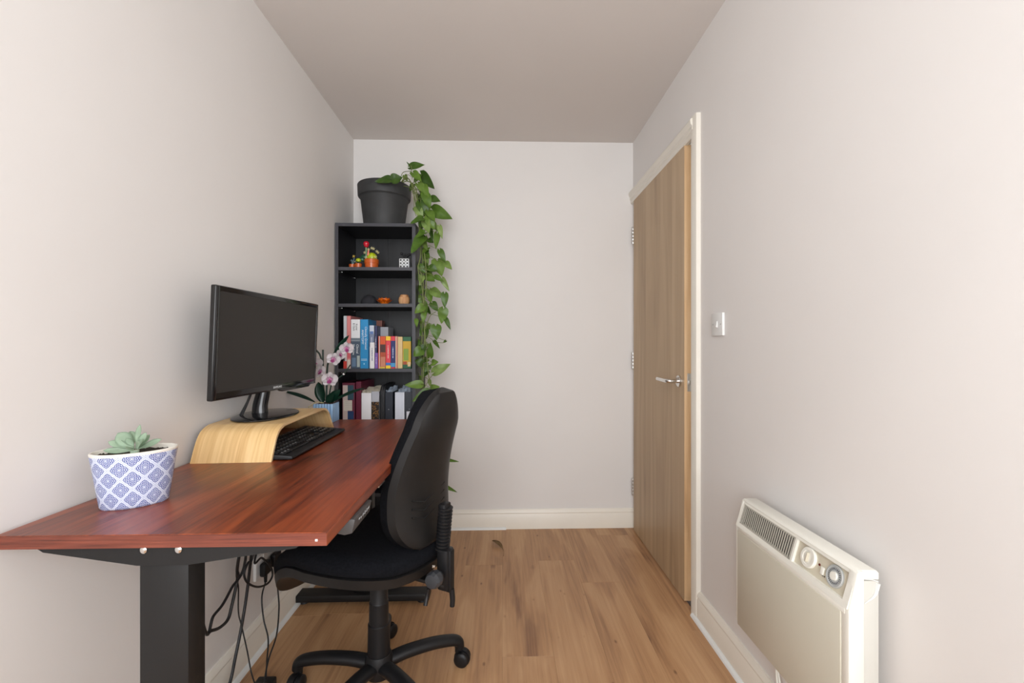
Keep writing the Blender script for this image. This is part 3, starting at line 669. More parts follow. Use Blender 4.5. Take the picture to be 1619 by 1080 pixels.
# ------------------------------------------------------------------ books
paper = mat('book_paper', srgb(226, 218, 200), .8, var=.06, vscale=200, stretch=(30, 1, 1))
bm_cache = {}
def cmat(rgb, rough=.45):
    k = (rgb, rough)
    if k not in bm_cache: bm_cache[k] = mat('cover_%02x%02x%02x' % rgb, srgb(*rgb), rough, var=.04, vscale=15)
    return bm_cache[k]
def strokes(t_w, h_w, mtx, m, parent):
    b = bmesh.new(); q = random.Random(int(t_w*1e5)); y = -t_w/2
    while y < t_w/2:
        w_ = q.uniform(.0012, .003)
        box(b, (y, -h_w*q.uniform(.3, .5), 0), (y+w_, h_w*q.uniform(.3, .5), .0003), mt=mtx); y += w_+q.choice((.0008, .0008, .003))
    fin('spine_lettering', b, m, parent, smooth=False, kind='stuff')
def book(label, px0, px1, pytop, zb, rgb, depth=.17, yf=2.462, bands=(), texts=(), cat='book', name='book', pagergb=None, group=None, tilt=0):
    x0, x1 = sx(px0, yf)+.0004, sx(px1, yf)-.0004; zt = at(600, pytop, Y=yf).z; h = zt-zb; cx = (x0+x1)/2
    group = group or ('books on the middle shelf' if name == 'book' else 'ring binders on the lower shelf')
    t = thing(name, label, cat, (cx, yf+depth/2, zb), group=group)
    th = min(.0022, (x1-x0)*.2)
    b = bmesh.new(); box(b, (x0, yf, zb), (x1, yf+.003, zt), bev=.0012); box(b, (x0, yf+.002, zb), (x0+th, yf+depth, zt)); box(b, (x1-th, yf+.002, zb), (x1, yf+depth, zt))
    cv = fin('cover', b, cmat(rgb), t, smooth=False)
    b = bmesh.new(); box(b, (x0+th, yf+.003, zb+.002), (x1-th, yf+depth-.004, zt-.003)); fin('pages', b, cmat(pagergb) if pagergb else paper, t, smooth=False)
    for bi, (f0, f1, g0, g1, c_) in enumerate(bands):        # fractions across and up the spine
        b = bmesh.new(); box(b, (x0+(x1-x0)*f0, yf-.0004-.0002*bi, zb+h*g0), (x0+(x1-x0)*f1, yf+.0008, zb+h*g1)); fin('spine_panel', b, cmat(c_), cv, smooth=False)
    for (s, fx, fz, size, c_) in texts:       # reads downwards
        if s.startswith('~'):
            strokes(float(s[1:]), size*.6, basis((x0+(x1-x0)*fx, yf-.0016, zb+h*fz), (0, 0, -1), (1, 0, 0)), cmat(c_), cv); continue
        text(s, size, basis((x0+(x1-x0)*fx, yf-.0016, zb+h*fz), (0, 0, -1), (1, 0, 0)), cmat(c_), cv, 'spine_lettering', ext=.0002)
    return t
Z3 = SH[2]
book('tall grey-white book with red foot, leftmost on the book shelf', 543, 548.2, 499.5, Z3, (196, 200, 204), .20, bands=((0, 1, 0, .14, (206, 62, 50)), (0, .55, .14, .42, (90, 84, 84)), (.55, 1, .14, .42, (228, 222, 220))))
book('tall coral pink textbook beside the grey-white one', 548.4, 554.4, 499.5, Z3, (214, 130, 128), .21, bands=((.1, 1, 0, .17, (220, 204, 190)), (.2, .9, .2, .42, (206, 92, 100))))
book('thick medical textbook, white above and slate blue below', 554.8, 569.2, 505, Z3, (226, 228, 230), .19, pagergb=(190, 190, 186), bands=((0, 1, 0, .56, (66, 82, 100)), (0, 1, .565, .62, (110, 122, 132)), (.12, .55, .04, .22, (96, 122, 150)), (.68, .98, .03, .26, (168, 180, 176))),
     texts=(('Kumar', .64, .84, .0135, (60, 64, 70)), ('& Clark', .34, .845, .0135, (60, 64, 70)), ('Clinical', .72, .40, .0175, (236, 238, 240)), ('Medicine', .30, .385, .0165, (236, 238, 240))))
book('thick bright blue anatomy textbook with white lettering', 569.6, 582.2, 505, Z3, (30, 136, 192), .19, bands=((.12, .85, .165, .175, (200, 226, 236)), (.12, .85, .19, .196, (200, 226, 236)), (.42, .56, .08, .11, (150, 206, 228))),
     texts=(('Clinically Oriented', .72, .62, .0165, (232, 240, 244)), ('ANATOMY', .30, .64, .0165, (232, 240, 244))))
book('red-brown book lying behind the pale spines, partly hidden', 586, 604, 506.8, Z3, (118, 62, 46), .06, yf=2.62)
book('pale blue-white guide rising behind a slim white book', 584, 591.3, 514.5, Z3, (204, 210, 222), .12, yf=2.480, bands=((0, 1, .50, .80, (120, 130, 156)), (.1, .9, .80, .86, (92, 120, 176))), texts=(('~.03', .5, .66, .011, (228, 230, 236)),))
book('slim white paperback in front of the pale blue-white guide', 584.9, 591.8, 541.5, Z3, (234, 232, 232), .016, yf=2.462, texts=(('~.07', .5, .55, .0095, (90, 90, 130)),))
book('tall thin navy book', 592.4, 596.2, 515.6, Z3, (52, 56, 98), .12, yf=2.480, texts=(('~.06', .5, .62, .0085, (190, 190, 206)),))
book('short purple booklet in front of the navy book', 592.6, 597.4, 558, Z3, (128, 92, 170), .016, yf=2.462, texts=(('~.04', .5, .5, .009, (214, 204, 230)),))
book('large grey book standing behind the small novels', 597.4, 613.8, 517, Z3, (160, 162, 168), .12, yf=2.55, bands=((.04, .96, .60, .75, (150, 152, 158)),))
book('thin red and white paperback', 597.9, 600.6, 531.5, Z3, (204, 84, 66), .13, bands=((.6, 1, 0, 1, (230, 210, 196)),))
book('orange-brown novel with a dark pictured spine', 600.8, 609.8, 531.5, Z3, (176, 76, 44), .13, bands=((.05, .95, .50, .74, (76, 40, 34)), (.05, .95, .75, .98, (214, 84, 34)), (.1, .95, .06, .36, (198, 128, 100)), (0, .9, 0, .05, (216, 180, 60))))
book('red dictionary with yellow head and foot', 610, 617.6, 531.7, Z3, (222, 62, 76), .12, bands=((0, 1, .87, 1, (246, 198, 30)), (0, 1, .10, .18, (60, 120, 190)), (0, 1, 0, .09, (240, 206, 40))), texts=(('~.07', .5, .52, .0115, (244, 200, 190)),))
book('navy dictionary with red head', 617.8, 624.9, 531.7, Z3, (34, 44, 104), .12, bands=((0, 1, .86, 1, (214, 54, 70)), (0, 1, .05, .17, (70, 150, 200)), (0, 1, 0, .04, (214, 54, 70))), texts=(('~.06', .5, .50, .012, (196, 206, 230)),))
book('thin cream paperback with a red stripe', 625.1, 628.6, 531.7, Z3, (222, 200, 170), .12, bands=((.5, .9, 0, 1, (200, 90, 80)),))
book('plain cream yellow paperback', 628.8, 636.3, 532.5, Z3, (214, 186, 132), .12)
t = book('green and yellow picture book standing at the right end', 636.6, 650, 532.5, Z3, (22, 92, 52), .10, yf=2.475, bands=((.02, .99, .12, .86, (206, 164, 26)), (.1, .7, .25, .62, (130, 158, 50)), (.05, .5, .12, .22, (168, 70, 30)), (.6, .95, .06, .2, (226, 190, 140))))
# lower shelf: files
Z4 = SH[3]
book('maroon lever file with a teal, cream and blue patchwork spine', 541, 560.8, 605.2, Z4, (104, 34, 58), .25, cat='folder', name='ring_binder', pagergb=(60, 20, 34),
     bands=((.05, .44, .02, .96, (206, 190, 184)), (.44, .92, .72, .96, (44, 76, 92)), (.14, .80, .54, .71, (222, 216, 204)), (.44, .92, .04, .53, (30, 62, 108)), (.22, .78, 0.565, 0.568, (150, 150, 150)), (.22, .78, 0.595, 0.598, (150, 150, 150)), (.22, .78, 0.625, 0.628, (150, 150, 150)), (.22, .78, 0.655, 0.658, (150, 150, 150)), (.22, .78, 0.685, 0.688, (150, 150, 150))))
book('plain dark maroon lever file beside the patchwork one', 562.6, 570.9, 603.5, Z4, (98, 16, 48), .25, cat='folder', name='ring_binder', pagergb=(70, 10, 34))
book('plain white ring binder next to the gold-patterned box file', 571.4, 587, 621.3, Z4, (232, 232, 236), .24, cat='folder', name='ring_binder')
t = book('grey file with black and gold pattern low on its spine', 587.2, 599.4, 619, Z4, (176, 178, 186), .24, cat='folder', name='ring_binder', bands=((0, 1, 0, .80, (30, 22, 16)),))
goldp = mat('gold_print', srgb(170, 120, 60), .5, var=.3, vscale=80)
x0, x1 = sx(587.2, 2.462), sx(599.4, 2.462); b = bmesh.new(); rr = random.Random(3)
for k in range(46):
    xx = rr.uniform(x0+.002, x1-.004); zz = rr.uniform(.735, .826); q = V((xx, 2.4612, zz)); a = rr.uniform(0, pi)
    box(b, (-.0045, 0, -.0009), (.0045, .0004, .0009), mt=M.Translation(q) @ M.Rotation(a, 4, 'Y'))
for v in b.verts: v.co.x = min(max(v.co.x, x0+.0006), x1-.0006)
fin('gold_pattern', b, goldp, t, kind='stuff', smooth=False)
# black zip case with rounded top
x0, x1 = sx(600.2, 2.462), sx(608.2, 2.462)
t = thing('zip_case', 'black zipped file case with rounded top between binders', 'folder', ((x0+x1)/2, 2.58, Z4))
b = bmesh.new(); prism(b, [(2.466, Z4), (2.462, Z4+.26), (2.468, Z4+.292), (2.485, Z4+.312), (2.52, Z4+.32), (2.69, Z4+.32), (2.70, Z4)], 'X', x0, x1, bev=.004); fin('case_body', b, cmat((24, 26, 30), .6), t)
b = bmesh.new(); tube(b, [((x0+x1)/2, 2.4605, Z4+.02), ((x0+x1)/2, 2.4575, Z4+.26), ((x0+x1)/2, 2.464, Z4+.296), ((x0+x1)/2, 2.482, Z4+.317), ((x0+x1)/2, 2.54, Z4+.324)], .0018, 6); fin('zip', b, cmat((70, 70, 74), .4), t)
book('navy-black ring binder with a small white arrow mark', 608.8, 621, 620, Z4, (32, 38, 50), .24, cat='folder', name='ring_binder', pagergb=(180, 186, 196), texts=(('v', .5, .66, .012, (220, 224, 230)),))
book('white ribbed ring binder between two dark ones', 624.3, 639.4, 620.5, Z4, (220, 224, 234), .24, cat='folder', name='ring_binder', pagergb=(190, 200, 214), bands=tuple((.12+.13*k, .15+.13*k, 0, 1, (196, 200, 212)) for k in range(6)))
book('slate ring binder with a small white label at right end', 639.8, 651.2, 620, Z4, (48, 52, 60), .24, cat='folder', name='ring_binder', pagergb=(180, 190, 204), bands=((.25, .92, .44, .62, (222, 222, 228)),), texts=(('^', .60, .665, .011, (220, 224, 230)),))
film = mat('clear_sleeve', srgb(188, 200, 214), .25, var=.25, vscale=60)
for lab, p0, p1, zz in (('plastic sleeves sticking out above the navy-black binder', 609.5, 622, .893), ('crumpled plastic sleeves above the slate binder', 631, 650, .900), ('loose papers poking up from the white and grey files', 573, 602, .893)):
    b = bmesh.new(); xa, xb = sx(p0, 2.5), sx(p1, 2.5)
    for k in range(5):
        ya = 2.485+k*.03; g = [[b.verts.new((xa+(xb-xa)*i/6, ya+.006*sin(i*2+k), .855+(zz-.862+.003*k+.004*sin(i*1.7+k*2))*j+.010*j*(i/6))) for i in range(7)] for j in (0, 1)]
        for i in range(6): b.faces.new((g[0][i], g[0][i+1], g[1][i+1], g[1][i]))
    F = b.faces[:]; bmesh.ops.solidify(b, geom=F, thickness=.0006)
    fin('plastic_sleeves' if 'plastic' in lab else 'loose_papers', b, film if 'plastic' in lab else paper, label=lab, cat='paper')

# ================================================================== POTHOS ON TOP
c = V((-.679, 2.572, SZT))
pot = thing('potted_pothos', 'trailing green pothos in a black pot on top of the bookcase', 'potted plant', c)
potm = mat('painted_black_clay', srgb(50, 51, 52), .6, bump=.3, bscale=60, var=.15, vscale=20)
b = bmesh.new(); rev(b, c, (.01, 0, 1), [(0, .108), (.002, .112), (.165, .133), (.172, .139), (.174, .144), (.180, .147), (.238, .150), (.243, .147), (.243, .138), (.20, .132)], 56); fin('pot', b, potm, pot)
b = bmesh.new(); rev(b, c+V((0, 0, .21)), (0, 0, 1), [(0, .133), (.008, .08), (.012, .001)], 32, cap=False); fin('soil', b, soil, pot)
def leafmat():
    m, nt, p = newmat('pothos_leaf'); L = nt.links.new
    oi = nd(nt, 'ShaderNodeObjectInfo'); rp = nd(nt, 'ShaderNodeValToRGB'); e = rp.color_ramp.elements
    for q in (.35, .7): e.new(q)
    for i, (q, c_) in enumerate(((0, (52, 80, 24)), (.35, (76, 108, 34)), (.7, (98, 128, 48)), (1, (130, 152, 88)))): e[i].position = q; e[i].color = srgb(*c_)
    L(oi.outputs['Random'], rp.inputs[0])
    tc = nd(nt, 'ShaderNodeTexCoord'); nz = nd(nt, 'ShaderNodeTexNoise'); nz.inputs['Scale'].default_value = 40; L(tc.outputs['Object'], nz.inputs['Vector'])
    mx = nd(nt, 'ShaderNodeMix', data_type='RGBA', blend_type='MULTIPLY'); mx.inputs[0].default_value = .5
    r2 = nd(nt, 'ShaderNodeValToRGB'); r2.color_ramp.elements[0].color = (.6, .65, .5, 1); r2.color_ramp.elements[1].color = (1.25, 1.2, 1.1, 1); r2.color_ramp.elements[0].position = .35; r2.color_ramp.elements[1].position = .65
    L(nz.outputs[0], r2.inputs[0]); L(rp.outputs[0], mx.inputs[6]); L(r2.outputs[0], mx.inputs[7]); L(mx.outputs[2], p.inputs['Base Color'])
    p.inputs['Roughness'].default_value = .4; p.inputs['Specular IOR Level'].default_value = .4
    return m
lm = leafmat(); stem_m = mat('vine_stem', srgb(112, 124, 66), .6, var=.2, vscale=30)
# measured on the photo: (base x,y, tip x,y, width) all px; depth chosen per leaf
LV = [(650,264,671,261,12.5),(650,265,643,256,3.5),(654,274,666,287,11),(667,277,686,298,16),(671,296,677,317,12),(681,314,696,319,12.5),(662,315,671,310,6.5),(665,322,677,344,17),(686,333,714,346,19),(640,278,644,286,7.5),
      (615,284,594,287,14),(621,284,636,281,15),(657,285,668,275,10),(662,292,675,308,13),(672,308,680,330,14),(660,330,668,346,12),(673,350,678,368,13),(653,292,648,302,8),(664,300,672,292,9),(678,335,687,350,12),
      (667,346,650,353,14),(668,349,663,359,10),(677,345,686,363,14),(681,362,684,381,7.5),(695,359,699,377,7.5),(691,371,689,393,9.5),(671,368,659,375,14),(668,377,651,399,20),(671,384,675,395,8.5),(671,401,679,409,11),(672,407,677,417,9.5),
      (696,397,704,415,9.5),(692,414,698,436,19.5),(705,416,714,426,9.5),(680,423,692,429,12),(668,438,664,451,9),(674,436,687,445,15),(688,438,701,445,9),(700,442,710,460,8),(685,460,701,471,13),(703,466,703,486,11),(679,460,681,478,13),
      (684,480,692,492,11),(701,490,698,511,15),(705,505,712,521,7),(668,485,656,495,12),(670,496,669,510,8),(673,483,673,503,6.5),(658,506,659,517,6),(689,517,690,537,16),(674,522,674,536,7),
      (680,562,680.5,542,10),(687,540,695,551,5.5),(705,539,701,542,4.5),(665,554,654,563,15),(667,574,656,570,12),(670,549,664,567,9),(677,578,669,588,12),(684,574,693,573,10),(688,588,711.5,576,15),(664,608,641,609,12),(679,602,681,612,5.5),(683,615,695,612,12),(677,621,653,634,15),
      (706,727,725,730,5),(702,768,722,778,6),(660,436,668,444,9),(676,392,668,400,10),(664,420,672,432,9),(668,520,664,532,7),(660,540,668,552,8),(676,330,670,342,9),(662,470,670,482,10),(684,352,692,366,8),
      (668,640,676,656,10),(660,660,652,676,10),(668,700,676,716,9)]
re_ = random.Random(21)
for k in range(34):
    y = 300+re_.random()*320; x = 667+4*sin(y*.05)+re_.uniform(-7, 13); a = re_.uniform(-.3, pi+.3); l_ = re_.uniform(7, 13)
    LV.append((x, y, x+cos(a)*l_, y+abs(sin(a))*l_+3, re_.uniform(7, 11)))
NL0 = len(LV)-34
rl = random.Random(11); stemtop = c+V((.10, -.06, .235))
for i, (x0, y0, x1, y1, wd) in enumerate(LV):
    left = x1 < 660 and y0 > 340
    ya = 2.415 if left else rl.uniform(2.44, 2.53)
    if y0 < 300 and x0 < 640: ya = 2.40
    yb = (2.395 if left else ya-rl.uniform(-.01, .035))
    if x0 > 700 and y0 > 700: ya, yb = 2.52, 2.50
    if i >= NL0: ya = rl.uniform(2.53, 2.60); yb = ya-.01; x1 = max(x1, 664)
    p0, p1 = at(x0, y0, Y=ya), at(x1, y1, Y=yb); W_ = wd*2.48/700*1.16; mid = (p0+p1)/2; p0 = mid+(p0-mid)*1.10; p1 = mid+(p1-mid)*1.10
    b = bmesh.new(); blade(b, p0, p1, W_, (rl.uniform(-.35, .35), -1, rl.uniform(0, .6)), 'heart', fold=rl.uniform(.1, .3), droop=rl.uniform(.05, .2), nl=10, nw=6)
    lf = fin('leaf', b, lm, pot, ang=180)
    # stalk back to the vine
    vx = -.455+(.01*sin(i)); vy = 2.47
    vz = p0.z+.03 if p0.z < 2.0 else p0.z-.03
    if x0 < 640: v0 = c+V((-.02 if x0 < 615 else .05, -.05, .22))
    else: v0 = V((vx if p0.z < 1.95 else -.50, vy, vz))
    b = bmesh.new(); tube(b, [v0, v0.lerp(p0, .5)+V((0, 0, .008)), p0], .0012, 5, sub=3); fin('stalk', b, stem_m, pot)
vines = [[stemtop, c+V((.145, -.09, .27)), at(655, 300, Y=2.46), at(660, 330, Y=2.46), at(665, 400, Y=2.46), at(661, 425, Y=2.45), at(668, 460, Y=2.46), at(671, 520, Y=2.46), at(669, 600, Y=2.47), at(670, 700, Y=2.48), at(672, 740, Y=2.49), at(684, 762, Y=2.50), at(702, 768, Y=2.52)],
         [stemtop, c+V((.15, -.08, .25)), at(658, 300, Y=2.48), at(662, 345, Y=2.48), at(671, 400, Y=2.47), at(674, 450, Y=2.47), at(669, 490, Y=2.47), at(673, 540, Y=2.46), at(676, 580, Y=2.46), at(680, 610, Y=2.46)],
         [stemtop, c+V((.16, -.08, .26)), at(661, 345, Y=2.5), at(669, 430, Y=2.48), at(667, 540, Y=2.48), at(667, 650, Y=2.48)],
         [stemtop, at(652, 300, Y=2.45), at(655, 330, Y=2.45), at(658, 342, Y=2.45)], [stemtop, c+V((.12, -.07, .30)), at(650, 270, Y=2.45), at(650, 262, Y=2.45)],
         [at(668, 440, Y=2.455), at(664, 424, Y=2.45), at(680, 428, Y=2.44)], [at(672, 520, Y=2.46), at(680, 500, Y=2.45), at(689, 493, Y=2.45)], [at(670, 615, Y=2.46), at(680, 598, Y=2.46), at(687, 590, Y=2.45)], [at(687, 541, Y=2.48), at(699, 542, Y=2.48), at(703, 541, Y=2.48)],
         [at(669, 700, Y=2.48), at(690, 722, Y=2.50), at(706, 727, Y=2.52)]]
for k, vn in enumerate(vines):
    b = bmesh.new(); tube(b, vn, .0028 if k < 3 else .0018, 6, sub=5); fin('vine', b, stem_m, pot)

# ================================================================== ORCHID (toy bricks)
oc = V((-.787, 2.005, DT))
orc = thing('toy_orchid', 'white and pink brick-built orchid in a light blue pot behind the monitor', 'toy plant', oc)
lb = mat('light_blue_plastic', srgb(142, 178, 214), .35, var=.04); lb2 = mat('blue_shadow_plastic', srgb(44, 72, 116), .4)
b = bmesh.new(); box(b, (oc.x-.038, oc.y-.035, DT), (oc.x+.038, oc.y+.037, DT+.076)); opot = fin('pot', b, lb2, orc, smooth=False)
for k in range(7):
    xx = oc.x-.042+k*.0122; b = bmesh.new(); box(b, (xx, oc.y-.039, DT), (xx+.0102, oc.y-.0345, DT+.082), bev=.0008); fin('slat', b, lb, opot)
for k in range(7):
    yy = oc.y-.0385+k*.0115; b = bmesh.new(); box(b, (oc.x+.0375, yy, DT), (oc.x+.0425, yy+.0102, DT+.082), bev=.0012); fin('slat', b, lb, opot)
b = bmesh.new()
rs = random.Random(5)
for k in range(50): ball(b, (oc.x+rs.uniform(-.033, .033), oc.y+rs.uniform(-.03, .03), DT+.078), .005, seg=6, rings=4)
fin('bark_chips', b, mat('brown_chips', srgb(74, 52, 40), .6, var=.3), orc, kind='stuff', ang=10)
og = mat('orchid_dark_green', srgb(22, 62, 46), .35, var=.1); ost = mat('orchid_stem_green', srgb(34, 52, 44), .45, var=.1); tan_ = mat('tan_root', srgb(170, 158, 116), .5)
def op(px, py, Y=2.0): return at(px, py, Y=Y)
for pts, r in (([(516, 636, 2.0), (517.5, 582, 2.0), (521.5, 571, 1.99), (530, 556, 1.98)], .0042), ([(511, 636, 2.01), (510.5, 590, 2.01), (510.6, 553, 2.01)], .0042), ([(513, 634, 2.02), (509, 578, 2.02), (506, 562, 2.02), (502, 556, 2.02), (497, 551, 2.02)], .0038), ([(519, 634, 1.99), (524, 608, 1.98), (530, 601, 1.97), (543, 592, 1.96), (554, 577, 1.95)], .0028)):
    b = bmesh.new(); tube(b, [op(*q) for q in pts], r, 10); fin('stem', b, ost, orc)
b = bmesh.new(); ball(b, op(543.5, 591.5, 1.96), .005, seg=10, rings=8); fin('bud', b, mat('bud_white', srgb(214, 206, 204), .4), orc)
b = bmesh.new(); blade(b, op(528, 558, 1.985), op(552, 530, 1.95), .020, (.3, -1, .3), 'oval', fold=.3, droop=.05, th=.002); fin('leaf', b, og, orc, ang=180)
for (q0, q1, wd, nr, dr) in (((500, 637, 1.99), (446, 618, 1.90), .024, (.1, -.6, .8), .14), ((524, 637, 1.98), (577, 613, 1.90), .022, (0, -.7, .7), .14), ((511, 638, 1.985), (503, 604, 2.0), .046, (0, -1, .1), .05), ((520, 637, 1.98), (538, 616, 1.97), .040, (.2, -1, .4), .2), ((517, 637, 1.975), (528, 622, 1.96), .034, (0, -1, .3), .1)):
    b = bmesh.new(); blade(b, op(*q0), op(*q1), wd, nr, 'oval', fold=.35, droop=dr, th=.003, nl=12); fin('leaf', b, og, orc, ang=180)
b = bmesh.new(); tube(b, [op(512, 637, 1.98), op(500, 636, 1.965), op(492, 641, 1.95), op(487, 644, 1.945)], .002, 6); fin('root', b, tan_, orc)
pet = mat('orchid_white', srgb(240, 232, 234), .4, var=.04, vscale=60); mag = mat('orchid_magenta', srgb(196, 84, 150), .4, var=.15, vscale=120)
pinkw = mat('orchid_blush', srgb(226, 176, 204), .4, var=.15, vscale=90)
def flower(px, py, Y, s, face, rot):
    q = op(px, py, Y); f = V(face).normalized(); u_ = f.cross(V((0, 0, 1))).normalized(); v_ = u_.cross(f)
    b = bmesh.new(); ball(b, q+f*.002, .0035*s, seg=10, rings=8); fl = fin('flower', b, mag, orc)
    def dirn(a): return u_*cos(a)+v_*sin(a)
    for a, L_, W_ in ((rot+R(15), .030, .034), (rot+R(165), .030, .034), (rot+R(90), .028, .022), (rot+R(222), .028, .022), (rot+R(318), .028, .022)):
        b = bmesh.new(); blade(b, q, q+dirn(a)*L_*s+f*.004*s, W_*s, f, 'round', fold=.12, droop=-.08, th=.0014, nl=8, nw=4); fin('petal', b, pet, fl, ang=180)
        b = bmesh.new(); blade(b, q+f*.002, q+dirn(a)*L_*s*.42+f*.004*s, W_*s*.4, f, 'oval', fold=.12, droop=0, th=.001, nl=5, nw=2); fin('petal_blush', b, pinkw, fl, ang=180)
    for a in (rot+R(250), rot+R(290), rot+R(270)):
        b = bmesh.new(); blade(b, q+f*.004, q+dirn(a)*.015*s+f*.012*s, .009*s, f, 'spoon', fold=.3, droop=-.1, th=.0012, nl=6, nw=2); fin('lip', b, mag, fl, ang=180)
flower(548, 551, 1.955, 1.05, (.35, -1, -.1), R(-8)); flower(527.5, 568, 1.95, 1.05, (.15, -1, .05), R(20)); flower(521.5, 600, 1.94, 1.2, (.2, -1, 0), R(5)); flower(507, 588, 1.955, 1.0, (-.3, -1, .3), R(-25)); flower(500.5, 575, 1.985, .95, (-.2, .9, .3), R(10))
flower(538, 561, 1.975, .8, (.9, -.7, .2), R(40))

# ================================================================== OFFICE CHAIR
CC = V((-.403, 1.46, 0)); FA = R(-27); Rr = V((cos(FA), sin(FA), 0)); Ss = V((-sin(FA), cos(FA), 0))    # rear and side directions
ch = thing('office_chair', 'black fabric office chair on five casters, tucked under the desk', 'office chair', CC)
b = bmesh.new(); rev(b, CC+V((0, 0, .062)), (0, 0, 1), [(0, .030), (.004, .040), (.03, .046), (.06, .044), (.075, .038)], 32); hub = fin('base_hub', b, plastic_b, ch)
for k in range(5):
    a = R(100+72*k); d = V((cos(a), sin(a), 0)); sd = V((-sin(a), cos(a), 0))
    b = bmesh.new(); pts = [CC+d*.02+V((0, 0, .100)), CC+d*.09+V((0, 0, .108)), CC+d*.18+V((0, 0, .105)), CC+d*.25+V((0, 0, .093)), CC+d*.278+V((0, 0, .080)), CC+d*.283+V((0, 0, .060))]
    tube(b, pts, lambda t: (.026-.006*t, .020-.003*t), 14, sub=5); fin('base_arm', b, plastic_b, ch)
    cp = CC+d*.275; dr = V((cos(a+1.1*(1 if k % 2 else -1)+.4), sin(a+1.1*(1 if k % 2 else -1)+.4), 0)); ax = V((-dr.y, dr.x, 0)); wc = cp+dr*.018+V((0, 0, .0255))
    b = bmesh.new(); cyl(b, cp+V((0, 0, .045)), cp+V((0, 0, .068)), .009, n=12)
    rev(b, wc-ax*.004, ax, [(0, .029), (.008, .029)], 24); cas = fin('caster', b, plastic_b, ch)
    for s in (-1, 1):
        b = bmesh.new(); rev(b, wc+ax*(.006*s), ax*s, [(0, .0255), (.013, .0255), (.017, .022), (.019, .014), (.0195, .001)], 28); fin('wheel', b, plastic_b, cas)
b = bmesh.new(); rev(b, CC+V((0, 0, .128)), (0, 0, 1), [(0, .0345), (.002, .036), (.105, .0345), (.107, .033), (.108, .0315), (.175, .0305), (.177, .029), (.178, .0285), (.255, .027)], 32); fin('gas_lift_cover', b, plastic_b, ch)
SZ = .443
b = bmesh.new(); box(b, (-.10, -.075, 0), (.12, .075, .035), bev=.008, mt=M.Translation(CC+V((0, 0, SZ-.036))) @ M.Rotation(FA, 4, 'Z')); fin('tilt_mechanism', b, steel_d, ch)
# seat: superellipse stack with a waterfall front; local a = rearwards, s = sideways
def se(n_, k, e=2.6):
    t_ = 2*pi*k/n_; c_, s_ = cos(t_), sin(t_)
    return math.copysign(abs(c_)**(2/e), c_), math.copysign(abs(s_)**(2/e), s_)
def seat_pt(a, s, z):
    fr = max(0, -a-.09)/.15; zz = z-.064*fr**2*1.0 + .012*max(0, (abs(s)-.14)/.1)
    return CC+Rr*a+Ss*s+V((0, 0, zz))
def seat_stack(levels, N_=56):
    b = bmesh.new(); rings = []
    for z, ra, rs_ in levels:
        rings.append([b.verts.new(seat_pt(ra*1.17*se(N_, k)[0]-.055, rs_*se(N_, k)[1]*(1-.06*max(0, -se(N_, k)[0])+(-.10)*max(0, se(N_, k)[0])), z)) for k in range(N_)])
    for r0, r1 in zip(rings, rings[1:]):
        for k in range(N_): b.faces.new((r0[k], r0[(k+1)%N_], r1[(k+1)%N_], r1[k]))
    for rr_, fl in ((rings[0], True), (rings[-1], False)):
        cen = sum((v.co for v in rr_), V())/N_; cv = b.verts.new(cen)
        for k in range(N_): b.faces.new((rr_[k], rr_[(k+1)%N_], cv))
    return b
fin('seat_shell', seat_stack([(SZ, .15, .16), (SZ+.004, .21, .215), (SZ+.012, .232, .238), (SZ+.040, .236, .242), (SZ+.043, .230, .236)]), shellm, ch, ang=50)
fin('seat_cushion', seat_stack([(SZ+.043, .228, .234), (SZ+.050, .236, .242), (SZ+.070, .238, .244), (SZ+.088, .228, .234), (SZ+.100, .200, .205), (SZ+.105, .14, .145), (SZ+.104, .07, .07)]), fabric, ch, ang=80)
# backrest
BZ0, BZH = .525, .488
def back_w(t):      # half width up the back, t 0..1
    HW = .141
    if t < .26: q = (t/.26); return HW*(.0+(1-(1-q)**2.4)**.5)
    if t < .40: return HW
    q = (t-.40)/.60; return HW*(1-.42*q**1.2)*max(0, 1-max(0, (q-.60)/.40)**2.4)**.5
def back_pt(t, s, d):
    z = BZ0+BZH*t
    a = .198-.03*sin(pi*min(t*1.3, 1))+.047*t**1.2+d-1.15*s*s
    return CC+Rr*a+Ss*s+V((0, 0, z))
def back_body(d0, d1, inset, bulge, nt=34, ns=18, sgn=1, grow=0):
    b = bmesh.new()
    front = []; 
    def ring_surface(dd, ins, bul):
        rows_ = []
        for i in range(nt+1):
            t_ = ins*.5+(1-ins)*(.5-.5*cos(pi*i/nt)); wv = max(back_w(t_), .0)*(1-ins*1.2); row = []
            tt = t_
            for j in range(ns+1):
                q = -1+2*j/ns; ed = max(abs(q), abs(2*i/nt-1)); 
                row.append(b.verts.new(back_pt(tt, wv*q, dd+bul*(1-ed**5))))
            rows_.append(row)
        return rows_
    A = ring_surface(d0, inset[0], bulge[0]); B = ring_surface(d1, inset[1], bulge[1])
    for S_ in (A, B):
        for i in range(nt):
            for j in range(ns): b.faces.new((S_[i][j], S_[i][j+1], S_[i+1][j+1], S_[i+1][j]))
    edge = lambda S_: [S_[0][j] for j in range(ns+1)]+[S_[i][ns] for i in range(1, nt+1)]+[S_[nt][j] for j in range(ns-1, -1, -1)]+[S_[i][0] for i in range(nt-1, 0, -1)]
    ea, eb = edge(A), edge(B)
    for k in range(len(ea)): b.faces.new((ea[k], ea[(k+1)%len(ea)], eb[(k+1)%len(eb)], eb[k]))
    bmesh.ops.remove_doubles(b, verts=b.verts[:], dist=.0004)
    return b
bk = fin('backrest_shell', back_body(0, .020, (0, .05), (0, .012)), shellm, ch, ang=28)
fin('backrest_cushion', back_body(-.001, -.032, (.006, .035), (0, -.022)), fabric, ch, ang=60)
b = bmesh.new()
